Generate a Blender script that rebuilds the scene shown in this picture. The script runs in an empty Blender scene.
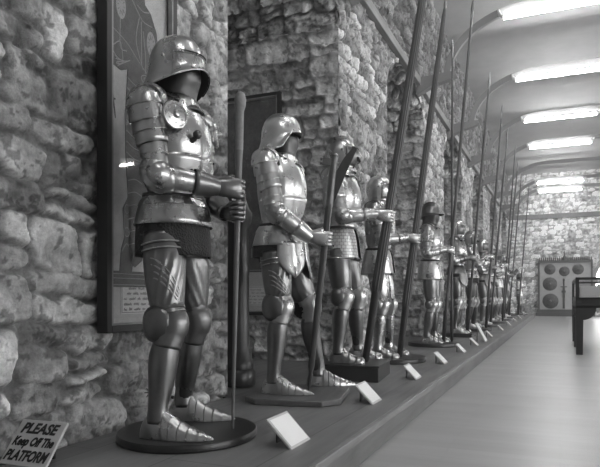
import bpy, math, random
import numpy as np
from mathutils import Vector, Matrix

random.seed(7)
SC = bpy.context.scene
COL = SC.collection
PI = math.pi
V = Vector

# ------------------------------------------------------------------ setting constants (metres; X across the hall, Y along it)
EYE = 0.82
DECK = 0.167            # platform height
EDGE = -0.868           # platform front edge
WX = -2.02              # face of the left wall
XR = 10.8                # right wall
YB = 26.75              # back wall
YF = -4.0               # wall behind the camera
ZC = 5.9               # ceiling
ZR = 4.1                # timber rail on the wall

# ------------------------------------------------------------------ materials
def new_mat(name):
    m = bpy.data.materials.new(name)
    m.use_nodes = True
    nt = m.node_tree
    return m, nt, nt.nodes['Principled BSDF']

def node(nt, kind, **kw):
    n = nt.nodes.new(kind)
    for k, v in kw.items():
        if k in n.inputs:
            n.inputs[k].default_value = v
        else:
            setattr(n, k, v)
    return n

def g(v):
    return (v, v, v, 1.0)

def simple(name, val, rough=0.6, metal=0.0, vary=0.0, scale=8.0, bump=0.0, bscale=60.0, spec=0.5, stretch=None):
    m, nt, b = new_mat(name)
    b.inputs['Base Color'].default_value = g(val)
    b.inputs['Roughness'].default_value = rough
    b.inputs['Metallic'].default_value = metal
    b.inputs['Specular IOR Level'].default_value = spec
    L = nt.links.new
    tc = node(nt, 'ShaderNodeTexCoord')
    src = tc.outputs['Object']
    if stretch:
        mp = node(nt, 'ShaderNodeMapping')
        mp.inputs['Scale'].default_value = stretch
        L(src, mp.inputs['Vector'])
        src = mp.outputs['Vector']
    if vary:
        n = node(nt, 'ShaderNodeTexNoise', Scale=scale, Detail=5.0, Roughness=0.6)
        L(src, n.inputs['Vector'])
        r = node(nt, 'ShaderNodeMapRange')
        r.inputs['From Min'].default_value = 0.3
        r.inputs['From Max'].default_value = 0.7
        r.inputs['To Min'].default_value = val * (1 - vary)
        r.inputs['To Max'].default_value = val * (1 + vary)
        L(n.outputs['Fac'], r.inputs['Value'])
        L(r.outputs['Result'], b.inputs['Base Color'])
    if bump:
        n2 = node(nt, 'ShaderNodeTexNoise', Scale=bscale, Detail=4.0)
        L(src, n2.inputs['Vector'])
        bp = node(nt, 'ShaderNodeBump', Strength=bump, Distance=0.01)
        L(n2.outputs['Fac'], bp.inputs['Height'])
        L(bp.outputs['Normal'], b.inputs['Normal'])
    return m

def steel(name, val, rough, rv=0.1, bump=0.05):
    m, nt, b = new_mat(name)
    L = nt.links.new
    b.inputs['Metallic'].default_value = 1.0
    tc = node(nt, 'ShaderNodeTexCoord')
    n = node(nt, 'ShaderNodeTexNoise', Scale=14.0, Detail=6.0, Roughness=0.65)
    L(tc.outputs['Object'], n.inputs['Vector'])
    r = node(nt, 'ShaderNodeMapRange')
    r.inputs['From Min'].default_value = 0.3
    r.inputs['From Max'].default_value = 0.7
    r.inputs['To Min'].default_value = rough - rv
    r.inputs['To Max'].default_value = rough + rv
    L(n.outputs['Fac'], r.inputs['Value'])
    L(r.outputs['Result'], b.inputs['Roughness'])
    r2 = node(nt, 'ShaderNodeMapRange')
    r2.inputs['From Min'].default_value = 0.3
    r2.inputs['From Max'].default_value = 0.7
    r2.inputs['To Min'].default_value = val * 1.08
    r2.inputs['To Max'].default_value = val * 0.85
    L(n.outputs['Fac'], r2.inputs['Value'])
    L(r2.outputs['Result'], b.inputs['Base Color'])
    n2 = node(nt, 'ShaderNodeTexNoise', Scale=22.0, Detail=3.0)
    L(tc.outputs['Object'], n2.inputs['Vector'])
    bp = node(nt, 'ShaderNodeBump', Strength=bump, Distance=0.01)
    L(n2.outputs['Fac'], bp.inputs['Height'])
    L(bp.outputs['Normal'], b.inputs['Normal'])
    return m

def etched(name, val, rough, cell):
    """steel with a woven lattice of small scales"""
    m, nt, b = new_mat(name)
    L = nt.links.new
    b.inputs['Metallic'].default_value = 1.0
    b.inputs['Roughness'].default_value = rough
    tc = node(nt, 'ShaderNodeTexCoord')
    br = node(nt, 'ShaderNodeTexBrick', Scale=1.0)
    br.inputs['Color1'].default_value = g(val)
    br.inputs['Color2'].default_value = g(val * 0.85)
    br.inputs['Mortar'].default_value = g(val * 0.35)
    br.inputs['Mortar Size'].default_value = cell * 0.07
    br.inputs['Brick Width'].default_value = cell
    br.inputs['Row Height'].default_value = cell * 0.8
    sx = node(nt, 'ShaderNodeSeparateXYZ')
    L(tc.outputs['Object'], sx.inputs[0])
    at = node(nt, 'ShaderNodeMath', operation='ARCTAN2')
    L(sx.outputs['Y'], at.inputs[0]); L(sx.outputs['X'], at.inputs[1])
    mu = node(nt, 'ShaderNodeMath', operation='MULTIPLY')
    mu.inputs[1].default_value = 0.16
    L(at.outputs[0], mu.inputs[0])
    cx = node(nt, 'ShaderNodeCombineXYZ')
    L(mu.outputs[0], cx.inputs['X']); L(sx.outputs['Z'], cx.inputs['Y'])
    L(cx.outputs[0], br.inputs['Vector'])
    L(br.outputs['Color'], b.inputs['Base Color'])
    bp = node(nt, 'ShaderNodeBump', Strength=0.35, Distance=0.004)
    bp.invert = True
    L(br.outputs['Fac'], bp.inputs['Height'])
    L(bp.outputs['Normal'], b.inputs['Normal'])
    return m

def mail_mat(name, val):
    m, nt, b = new_mat(name)
    L = nt.links.new
    b.inputs['Base Color'].default_value = g(val)
    b.inputs['Metallic'].default_value = 0.2
    b.inputs['Roughness'].default_value = 0.6
    tc = node(nt, 'ShaderNodeTexCoord')
    vo = node(nt, 'ShaderNodeTexVoronoi', Scale=110.0)
    L(tc.outputs['Object'], vo.inputs['Vector'])
    bp = node(nt, 'ShaderNodeBump', Strength=0.9, Distance=0.006)
    L(vo.outputs['Distance'], bp.inputs['Height'])
    L(bp.outputs['Normal'], b.inputs['Normal'])
    return m

def wood(name, val, rough, vary, axis, scale=6.0, plank=None, spec=0.5):
    """grain stretched along one axis; optional planks (width) with seams"""
    m, nt, b = new_mat(name)
    L = nt.links.new
    b.inputs['Roughness'].default_value = rough
    b.inputs['Specular IOR Level'].default_value = spec
    tc = node(nt, 'ShaderNodeTexCoord')
    mp = node(nt, 'ShaderNodeMapping')
    s = [scale * 5, scale * 5, scale * 5]
    s[axis] = scale * 0.35
    mp.inputs['Scale'].default_value = s
    L(tc.outputs['Object'], mp.inputs['Vector'])
    n = node(nt, 'ShaderNodeTexNoise', Scale=1.0, Detail=7.0, Roughness=0.65)
    n.inputs['Distortion'].default_value = 0.6
    L(mp.outputs['Vector'], n.inputs['Vector'])
    n3 = node(nt, 'ShaderNodeTexNoise', Scale=1.7, Detail=3.0)
    L(tc.outputs['Object'], n3.inputs['Vector'])
    add = node(nt, 'ShaderNodeMath', operation='ADD')
    L(n.outputs['Fac'], add.inputs[0]); L(n3.outputs['Fac'], add.inputs[1])
    r = node(nt, 'ShaderNodeMapRange')
    r.inputs['From Min'].default_value = 0.7
    r.inputs['From Max'].default_value = 1.3
    r.inputs['To Min'].default_value = val * (1 - vary)
    r.inputs['To Max'].default_value = val * (1 + vary)
    L(add.outputs[0], r.inputs['Value'])
    out = r.outputs['Result']
    if plank:
        br = node(nt, 'ShaderNodeTexBrick', Scale=1.0)
        br.inputs['Color1'].default_value = g(1.0)
        br.inputs['Color2'].default_value = g(plank[3])
        br.inputs['Mortar'].default_value = g(plank[2])
        br.inputs['Mortar Size'].default_value = 0.003
        br.inputs['Brick Width'].default_value = plank[1]
        br.inputs['Row Height'].default_value = plank[0]
        v = tc.outputs['Object']
        if axis == 1:
            m2 = node(nt, 'ShaderNodeMapping')
            m2.inputs['Rotation'].default_value = (0, 0, PI / 2)
            L(v, m2.inputs['Vector'])
            v = m2.outputs['Vector']
        L(v, br.inputs['Vector'])
        mx = node(nt, 'ShaderNodeMix', data_type='RGBA', blend_type='MULTIPLY')
        mx.inputs['Factor'].default_value = 1.0
        L(out, mx.inputs['A']); L(br.outputs['Color'], mx.inputs['B'])
        out = mx.outputs['Result']
    L(out, b.inputs['Base Color'])
    bp = node(nt, 'ShaderNodeBump', Strength=0.08, Distance=0.01)
    L(n.outputs['Fac'], bp.inputs['Height'])
    L(bp.outputs['Normal'], b.inputs['Normal'])
    return m

def stone_mat(name, gain=1.0):
    """stone colour comes from the modelled courses; fine pitting from noise"""
    m, nt, b = new_mat(name)
    L = nt.links.new
    at = node(nt, 'ShaderNodeAttribute', attribute_name='stone')
    tc = node(nt, 'ShaderNodeTexCoord')
    n = node(nt, 'ShaderNodeTexNoise', Scale=28.0, Detail=8.0, Roughness=0.7)
    L(tc.outputs['Object'], n.inputs['Vector'])
    r = node(nt, 'ShaderNodeMapRange')
    r.inputs['From Min'].default_value = 0.3
    r.inputs['From Max'].default_value = 0.7
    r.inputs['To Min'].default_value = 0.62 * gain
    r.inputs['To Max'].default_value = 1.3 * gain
    L(n.outputs['Fac'], r.inputs['Value'])
    mx = node(nt, 'ShaderNodeMix', data_type='RGBA', blend_type='MULTIPLY')
    mx.inputs['Factor'].default_value = 1.0
    L(at.outputs['Color'], mx.inputs['A']); L(r.outputs['Result'], mx.inputs['B'])
    L(mx.outputs['Result'], b.inputs['Base Color'])
    b.inputs['Roughness'].default_value = 0.92
    b.inputs['Specular IOR Level'].default_value = 0.2
    n2 = node(nt, 'ShaderNodeTexNoise', Scale=45.0, Detail=7.0, Roughness=0.7)
    L(tc.outputs['Object'], n2.inputs['Vector'])
    bp = node(nt, 'ShaderNodeBump', Strength=0.9, Distance=0.02)
    L(n2.outputs['Fac'], bp.inputs['Height'])
    L(bp.outputs['Normal'], b.inputs['Normal'])
    return m

def emit(name, strength):
    m = bpy.data.materials.new(name)
    m.use_nodes = True
    nt = m.node_tree
    nt.nodes.remove(nt.nodes['Principled BSDF'])
    e = node(nt, 'ShaderNodeEmission', Strength=strength)
    e.inputs['Color'].default_value = g(1.0)
    nt.links.new(e.outputs[0], nt.nodes['Material Output'].inputs['Surface'])
    return m

def glass_mat(name, alpha=0.85, rough=0.03):
    m = bpy.data.materials.new(name)
    m.use_nodes = True
    nt = m.node_tree
    nt.nodes.remove(nt.nodes['Principled BSDF'])
    t = node(nt, 'ShaderNodeBsdfTransparent')
    t.inputs['Color'].default_value = g(0.93)
    gl = node(nt, 'ShaderNodeBsdfGlossy', Roughness=rough)
    gl.inputs['Color'].default_value = g(1.0)
    lw = node(nt, 'ShaderNodeLayerWeight', Blend=0.5)
    pw = node(nt, 'ShaderNodeMath', operation='POWER'); pw.inputs[1].default_value = 5.0
    fr = node(nt, 'ShaderNodeMath', operation='MULTIPLY_ADD'); fr.inputs[1].default_value = .96; fr.inputs[2].default_value = .04
    nt.links.new(lw.outputs['Facing'], pw.inputs[0]); nt.links.new(pw.outputs[0], fr.inputs[0])
    mx = node(nt, 'ShaderNodeMixShader')
    nt.links.new(fr.outputs[0], mx.inputs[0])
    nt.links.new(t.outputs[0], mx.inputs[1]); nt.links.new(gl.outputs[0], mx.inputs[2])
    nt.links.new(mx.outputs[0], nt.nodes['Material Output'].inputs['Surface'])
    return m

M = dict(
    steel=steel('polished_steel', 0.43, 0.29, 0.05, 0.012),
    bright=steel('bright_steel', 0.60, 0.30, 0.05, 0.012),
    dull=steel('dull_steel', 0.19, 0.33, 0.05, 0.012),
    black_steel=steel('blackened_steel', 0.09, 0.38, 0.06, 0.02),
    iron=simple('dark_iron', 0.045, 0.6, spec=0.4, vary=.3),
    etched=etched('etched_scales', 0.62, 0.36, 0.03),
    mail=mail_mat('mail', 0.014),
    lining=simple('dark_lining', 0.018, 0.9),
    leather=simple('dark_leather', 0.03, 0.6, bump=0.1),
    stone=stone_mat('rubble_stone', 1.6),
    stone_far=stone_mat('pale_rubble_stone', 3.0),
    deck=wood('deck_boards', 0.175, 0.42, 0.35, 1, 4.0, (0.38, 6.0, 0.45, 0.85)),
    riser=wood('riser_boards', 0.15, 0.5, 0.3, 1, 4.0),
    floor=wood('pale_floor_boards', 0.42, 0.36, 0.10, 0, 1.3, (0.10, 1.1, 0.86, 0.93)),
    rail=wood('grey_timber', 0.22, 0.6, 0.3, 1, 5.0),
    black_wood=simple('black_wood', 0.016, 0.35, vary=0.3, scale=12),
    box_wood=simple('dark_box_wood', 0.022, 0.45, vary=0.3, scale=9),
    base_wood=wood('brown_base_wood', 0.10, 0.4, 0.35, 1, 6.0),
    shaft=wood('shaft_wood', 0.07, 0.45, 0.35, 2, 8.0),
    pale_shaft=wood('pale_shaft_wood', 0.15, 0.45, 0.3, 2, 8.0),
    case=simple('dark_case_wood', 0.012, 0.32, vary=0.3, scale=10),
    plaster=simple('ceiling_plaster', 0.38, 0.8, vary=0.08, scale=2.5),
    rib=simple('rib_plaster', 0.24, 0.8),
    upper=simple('upper_wall_plaster', 0.4, 0.85, vary=0.12, scale=3.0, bump=0.2, bscale=12),
    tube=emit('lit_tube', 26.0),
    sky_fill_pane=emit('daylight_fill_pane', 7.0),  # shared by the end-wall window and the added fill windows
    fitting=simple('white_fitting', 0.7, 0.4),
    card=simple('white_card', 0.80, 0.55),
    card_dark=simple('dark_card', 0.03, 0.5),
    ink=simple('black_ink', 0.012, 0.6),
    sign=simple('sign_board', 0.5, 0.6, vary=0.08, scale=14),
    frame=simple('frame_wood', 0.22, 0.4, vary=0.25, scale=9),
    frame_black=simple('black_frame', 0.008, 0.45),
    oak=wood('panel_oak', 0.62, 0.5, 0.16, 2, 5.0),
    engraving=simple('dark_engraving', 0.075, 0.55, vary=0.35, scale=26),
    line=simple('pale_lines', 0.34, 0.6),
    glass=glass_mat('clear_glass'),
    board=simple('pale_board', 0.5, 0.7, vary=0.06),
    board_frame=simple('board_frame', 0.10, 0.5),
    shield=simple('dark_shield', 0.10, 0.4, metal=0.4, vary=0.4, scale=12),
    fabric=simple('case_lining', 0.75, 0.9),
)

# ------------------------------------------------------------------ mesh collection
class MB:
    def __init__(s):
        s.v = []; s.f = []

    def loft(s, rings, closed=True, cap0=False, cap1=False):
        n = len(rings[0]); b = len(s.v)
        for r in rings:
            s.v.extend(tuple(p) for p in r)
        m = n if closed else n - 1
        for i in range(len(rings) - 1):
            for j in range(m):
                k = (j + 1) % n
                s.f.append((b + i * n + j, b + i * n + k, b + (i + 1) * n + k, b + (i + 1) * n + j))
        if cap0:
            s.f.append(tuple(b + j for j in range(n - 1, -1, -1)))
        if cap1:
            e = b + (len(rings) - 1) * n
            s.f.append(tuple(e + j for j in range(n)))
        return s

    def box(s, lo, hi, mat=None):
        b = len(s.v)
        for z in (lo[2], hi[2]):
            for x, y in ((lo[0], lo[1]), (hi[0], lo[1]), (hi[0], hi[1]), (lo[0], hi[1])):
                p = V((x, y, z))
                s.v.append(tuple(mat @ p if mat else p))
        for f in ((3, 2, 1, 0), (4, 5, 6, 7), (0, 1, 5, 4), (1, 2, 6, 5), (2, 3, 7, 6), (3, 0, 4, 7)):
            s.f.append(tuple(b + i for i in f))
        return s

    def lathe(s, prof, n=24, mat=None, flute=None):
        rings = []
        for r, z in prof:
            ring = []
            for j in range(n):
                a = 2 * PI * j / n
                rr = r * (1 + (flute[1] * (0.5 * math.cos(a * flute[0]) - 0.5) if flute else 0))
                p = V((rr * math.cos(a), rr * math.sin(a), z))
                ring.append(mat @ p if mat else p)
            rings.append(ring)
        return s.loft(rings, True, True, True)

    def ball(s, c, r, n=10, sc=(1, 1, 1)):
        rings = []
        m = max(4, n // 2)
        for i in range(m + 1):
            ph = -PI / 2 + PI * i / m
            rr = max(math.cos(ph), 0.02)
            rings.append([V((c[0] + r * sc[0] * rr * math.cos(2 * PI * j / n), c[1] + r * sc[1] * rr * math.sin(2 * PI * j / n),
                             c[2] + r * sc[2] * math.sin(ph))) for j in range(n)])
        return s.loft(rings, True, True, True)

    def prism(s, poly, z0, z1, mat=None):
        b = len(s.v); n = len(poly)
        for z in (z0, z1):
            for x, y in poly:
                p = V((x, y, z))
                s.v.append(tuple(mat @ p if mat else p))
        s.f.append(tuple(b + i for i in range(n - 1, -1, -1)))
        s.f.append(tuple(b + n + i for i in range(n)))
        for i in range(n):
            k = (i + 1) % n
            s.f.append((b + i, b + k, b + n + k, b + n + i))
        return s

    def build(s, name, mat, parent=None, solid=0.0, angle=38, bevel=0.0, inner=None, orient=False, facing=None):
        me = bpy.data.meshes.new(name)
        me.from_pydata(s.v, [], s.f)
        me.validate()
        for p in me.polygons:
            p.use_smooth = True
        me.set_sharp_from_angle(angle=math.radians(angle))
        if solid or orient:
            # plates face outwards from the middle of the piece
            c = sum((p.center * p.area for p in me.polygons), V((0, 0, 0))) / max(sum(p.area for p in me.polygons), 1e-9)
            if facing is not None:
                q = sum(p.normal.dot(facing) * p.area for p in me.polygons)
            else:
                q = sum((p.center - c).dot(p.normal) * p.area for p in me.polygons)
            if q < 0:
                me.flip_normals()
        me.materials.append(mat)
        o = bpy.data.objects.new(name, me)
        COL.objects.link(o)
        if parent:
            o.parent = parent
        if solid:
            me.materials.append(inner or M['lining'])
            md = o.modifiers.new('thickness', 'SOLIDIFY')
            md.thickness = solid
            md.offset = -1
            md.material_offset = 1
        if bevel:
            md = o.modifiers.new('bevel', 'BEVEL')
            md.width = bevel; md.segments = 2; md.limit_method = 'ANGLE'
        return o

def tag(o, label=None, cat=None, group=None, kind=None):
    if label: o['label'] = label
    if cat: o['category'] = cat
    if group: o['group'] = group
    if kind: o['kind'] = kind
    return o

def empty(name, loc=(0, 0, 0), rz=0.0, sc=1.0):
    o = bpy.data.objects.new(name, None)
    o.empty_display_size = 0.1
    COL.objects.link(o)
    o.location = loc; o.rotation_euler = (0, 0, rz); o.scale = (sc, sc, sc)
    return o

def copy_tree(o, parent=None):
    c = o.copy(); COL.objects.link(c)
    c.parent = parent
    for ch in list(o.children):
        copy_tree(ch, c)
    return c

# ------------------------------------------------------------------ sweeps with plate lames
def cat(pts, t):
    """Catmull-Rom through control points (Vectors or tuples as Vectors), t in 0..1"""
    n = len(pts) - 1
    x = min(max(t, 0), 1) * n
    i = min(int(x), n - 1); u = x - i
    p1, p2 = pts[i], pts[i + 1]
    p0 = pts[i - 1] if i > 0 else p1 * 2 - p2
    p3 = pts[i + 2] if i + 2 <= n else p2 * 2 - p1
    return 0.5 * ((2 * p1) + (p2 - p0) * u + (2 * p0 - 5 * p1 + 4 * p2 - p3) * u * u + (3 * p1 - p0 - 3 * p2 + p3) * u ** 3)

def sweep(mb, path, rad, front=V((1, 0, 0)), n=22, m=14, steps=(), lip=0.004, arc=None, shape=None, cap=(False, False)):
    """plate tube along a path; rad = list of (front, back, side); steps = where one plate ends over the next"""
    R = [V(r) if hasattr(r, '__len__') else V((r, r, r)) for r in rad]
    ts = [(i / m, None) for i in range(m + 1)]
    for q in steps:
        ts = [t for t in ts if abs(t[0] - q) > 0.012]
        ts += [(q, 1), (q + 1e-4, 0)]
    ts.sort(key=lambda x: x[0])
    marks = [0.0] + sorted(steps) + [1.0]
    rings = []
    for t, flag in ts:
        c = cat(path, t)
        d = (cat(path, min(t + .02, 1)) - cat(path, max(t - .02, 0))).normalized()
        f = (front - d * front.dot(d))
        if f.length < 1e-3:
            f = V((0, 0, 1)) - d * d.z
        f.normalize()
        sd = d.cross(f)
        r = cat(R, t)
        ex = 0.0
        if steps:
            if flag == 1:
                ex = lip
            elif flag == 0:
                ex = 0.0
            else:
                for a, b in zip(marks, marks[1:]):
                    if a <= t <= b:
                        ex = lip * (t - a) / max(b - a, 1e-6)
                        break
        ring = []
        cnt = n if arc is None else n + 1
        for j in range(cnt):
            th = 2 * PI * j / n if arc is None else arc[0] + (arc[1] - arc[0]) * j / n
            k = shape(th, t) if shape else 1.0
            ct, st = math.cos(th), math.sin(th)
            rf = r.x if ct > 0 else r.y
            ring.append(c + f * (ct * rf * k + ct * ex) + sd * (st * r.z * k + st * ex))
        rings.append(ring)
    mb.loft(rings, arc is None, cap[0], cap[1])
    return mb

def rings_z(mb, rows, arc, n=28, shape=None):
    """horizontal body rings: rows = (z, front, back, side, centre x)"""
    rings = []
    for z, rf, rb, rs, cx in rows:
        ring = []
        full = arc is None
        for j in range(n if full else n + 1):
            th = 2 * PI * j / n if full else arc[0] + (arc[1] - arc[0]) * j / n
            k = shape(th, z) if shape else 1.0
            ct, st = math.cos(th), math.sin(th)
            p = 0.86
            cx_ = math.copysign(abs(ct) ** p, ct); sx_ = math.copysign(abs(st) ** p, st)
            ring.append(V((cx + cx_ * (rf if ct > 0 else rb) * k, sx_ * rs * k, z)))
        rings.append(ring)
    mb.loft(rings, arc is None)
    return mb

def smooth_rows(rows, m):
    P = [r for r in rows]
    out = []
    for i in range(m + 1):
        t = i / m
        a = cat([V((r[0], r[1], r[2])) for r in P], t)
        b = cat([V((r[3], r[4], 0)) for r in P], t)
        out.append((a.x, a.y, a.z, b.x, b.y))
    return out

def lame_rows(rows, m, k, lip):
    """k overlapping hoops between first and last row"""
    base = smooth_rows(rows, m * k)
    out = []
    for i in range(k):
        for j in range(m + 1):
            z, rf, rb, rs, cx = base[i * m + j]
            e = lip * j / m
            out.append((z - (1e-4 if j == 0 else 0), rf + e, rb + e, rs + e, cx))
    return out

# ------------------------------------------------------------------ armour pieces
def two_bone(S, W, l1, l2, hint):
    d = W - S
    L = min(d.length, (l1 + l2) * 0.995)
    dn = d.normalized()
    a = (l1 * l1 - l2 * l2 + L * L) / (2 * L)
    h = math.sqrt(max(l1 * l1 - a * a, 0))
    hp = hint - dn * hint.dot(dn)
    hp.normalize()
    return S + dn * a + hp * h, S + dn * L

def ridge(side):
    def f(th, t):
        a = (th + side * 1.15 + PI) % (2 * PI) - PI
        return .97 + .075 * max(0, 1 - abs(a) / .9)
    return f

def arm(root, opt, side, C, gv, r, mats, n, out_hint=None):
    """side -1 right, +1 left; C grip centre, gv grip direction, r radius of what is held"""
    A, B = mats['plate'], mats['hand']
    S = V((0.0, opt.get('half', .2) * side, opt.get('shoulder', 1.375)))
    gv = gv.normalized()
    u = C - S
    u = u - gv * u.dot(gv) * 0.9
    u = (u - gv * u.dot(gv)).normalized()
    out = gv.cross(u) * side
    R = r + 0.012
    W = C + out * R * 0.75 - u * 0.1
    E, W2 = two_bone(S, W, 0.285, 0.255, V((-0.35, 0.55 * side, -1.0)) if out_hint is None else out_hint)
    sh = W2 - W
    W = W2; C = C + sh
    a = (E - S).normalized(); d = (W - E).normalized()
    ax = V((1, 0, 0))
    # pauldron over the shoulder
    o_ = V((0, side, 0))
    path = [S + V((0.0, -0.075 * side, 0.05)), S + V((0, -0.02 * side, 0.05)), S + o_ * 0.03 + V((0, 0, 0.022)), S + a * 0.07 + o_ * 0.012, S + a * 0.15]
    mb = MB()
    sweep(mb, path, [(.045, .045, .03), (.074, .076, .052), (.077, .078, .06), (.07, .071, .062), (.062, .062, .060)], ax, n, 14,
          opt.get('pauldron_steps', (.42, .56, .70, .84)), .009, shape=ridge(side))
    mb.build('pauldron', A, root, .0025)
    mb = MB()
    sweep(mb, [S + a * .11, S + a * .2, E - a * .03], [(.06, .06, .06), (.055, .055, .054), (.05, .05, .049)], ax, n, 10, (.5,) if opt.get('lames', True) else (), .005, shape=ridge(side))
    mb.build('upper_arm_plate', A, root, .0025)
    bend = (a - d)
    bend = bend.normalized() if bend.length > .1 else V((-1, 0, 0))
    mb = MB()
    sweep(mb, [E - a * .06, E - a * .02 + bend * .012, E + d * .02 + bend * .012, E + d * .06], [.053, (.06, .06, .058), (.06, .06, .058), .055], bend, n, 10, (.25, .75), .004)
    c = mb.build('elbow_plate', mats['bright'], root, .0025)
    # fan-shaped wing on the outer side of the elbow
    wn = a.cross(d)
    wn = wn.normalized() if wn.length > .05 else V((0, side, 0))
    if wn.y * side < 0:
        wn = -wn
    q = wn.to_track_quat('Z', 'X').to_matrix().to_4x4()
    mb = MB()
    mat = Matrix.Translation(E + wn * .045) @ q
    rings = []
    for rr, zz in ((.004, .026), (.02, .024), (.04, .014), (.055, .0)):
        rings.append([mat @ V((rr * math.cos(t) * 1.0, rr * math.sin(t), zz)) for t in [2 * PI * j / 18 for j in range(18)]])
    mb.loft(rings, True, True)
    mb.build('wing', mats['bright'], c, .002, facing=wn)
    mb = MB()
    sweep(mb, [E + d * .035, E + d * .10, W - d * .02], [(.052, .052, .052), (.056, .054, .052), (.039, .037, .036)], bend, n, 12, opt.get('vam_steps', ()), .003)
    mb.build('forearm_plate', A, root, .0025)
    # gauntlet: flared cuff, hand plate, four fingers and a thumb
    cf = opt.get('cuff', .058)
    mb = MB()
    sweep(mb, [W - d * .10, W - d * .05, W - d * .0, W + d * .012], [cf, (cf + .04) / 2, .039, .036], out, n, 8, (.6,), .002)
    gl = mb.build('gauntlet', B, root, .002)
    K0 = C + out * R - u * .012
    mb = MB()
    sweep(mb, [W - d * .012, (W + K0) / 2 + out * .006, K0, C + out * (R * .9) + u * .012], [(.026, .022, .034), (.024, .018, .042), (.02, .014, .045), (.013, .01, .043)], out, 16, 10,
          (.3, .5, .7, .9), .0025, cap=(True, True))
    mb.build('hand_plate', B, gl)
    for k in range(4):
        off = gv * ((1.5 - k) * .0215)
        last = (205, 220, 212, 190)[k]
        pts = []
        for i in range(8):
            ph = math.radians(-12 + (last + 12) * i / 7)
            pts.append(C + off + out * math.cos(ph) * R + u * math.sin(ph) * R)
        mb = MB()
        fr = (.0108, .0112, .011, .010)[k]
        sweep(mb, pts, [fr, fr * 1.04, fr * .95, fr, fr * .9, fr * .82], gv, 10, 14, (.2, .4, .6, .8), .0014, cap=(True, True))
        mb.build('finger', B, gl)
    pts = [W + u * .02 + gv * .026, C + gv * .047 - u * R * 1.0 + out * .006, C + gv * .055 - out * R * .75 - u * R * .6, C + gv * .052 - out * R * 1.02 + u * R * .25]
    mb = MB()
    sweep(mb, pts, [.016, .0145, .0125, .010], gv, 10, 12, (.35, .6, .85), .0015, cap=(True, True))
    mb.build('thumb', B, gl)
    return S, E, W, a, d

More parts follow.
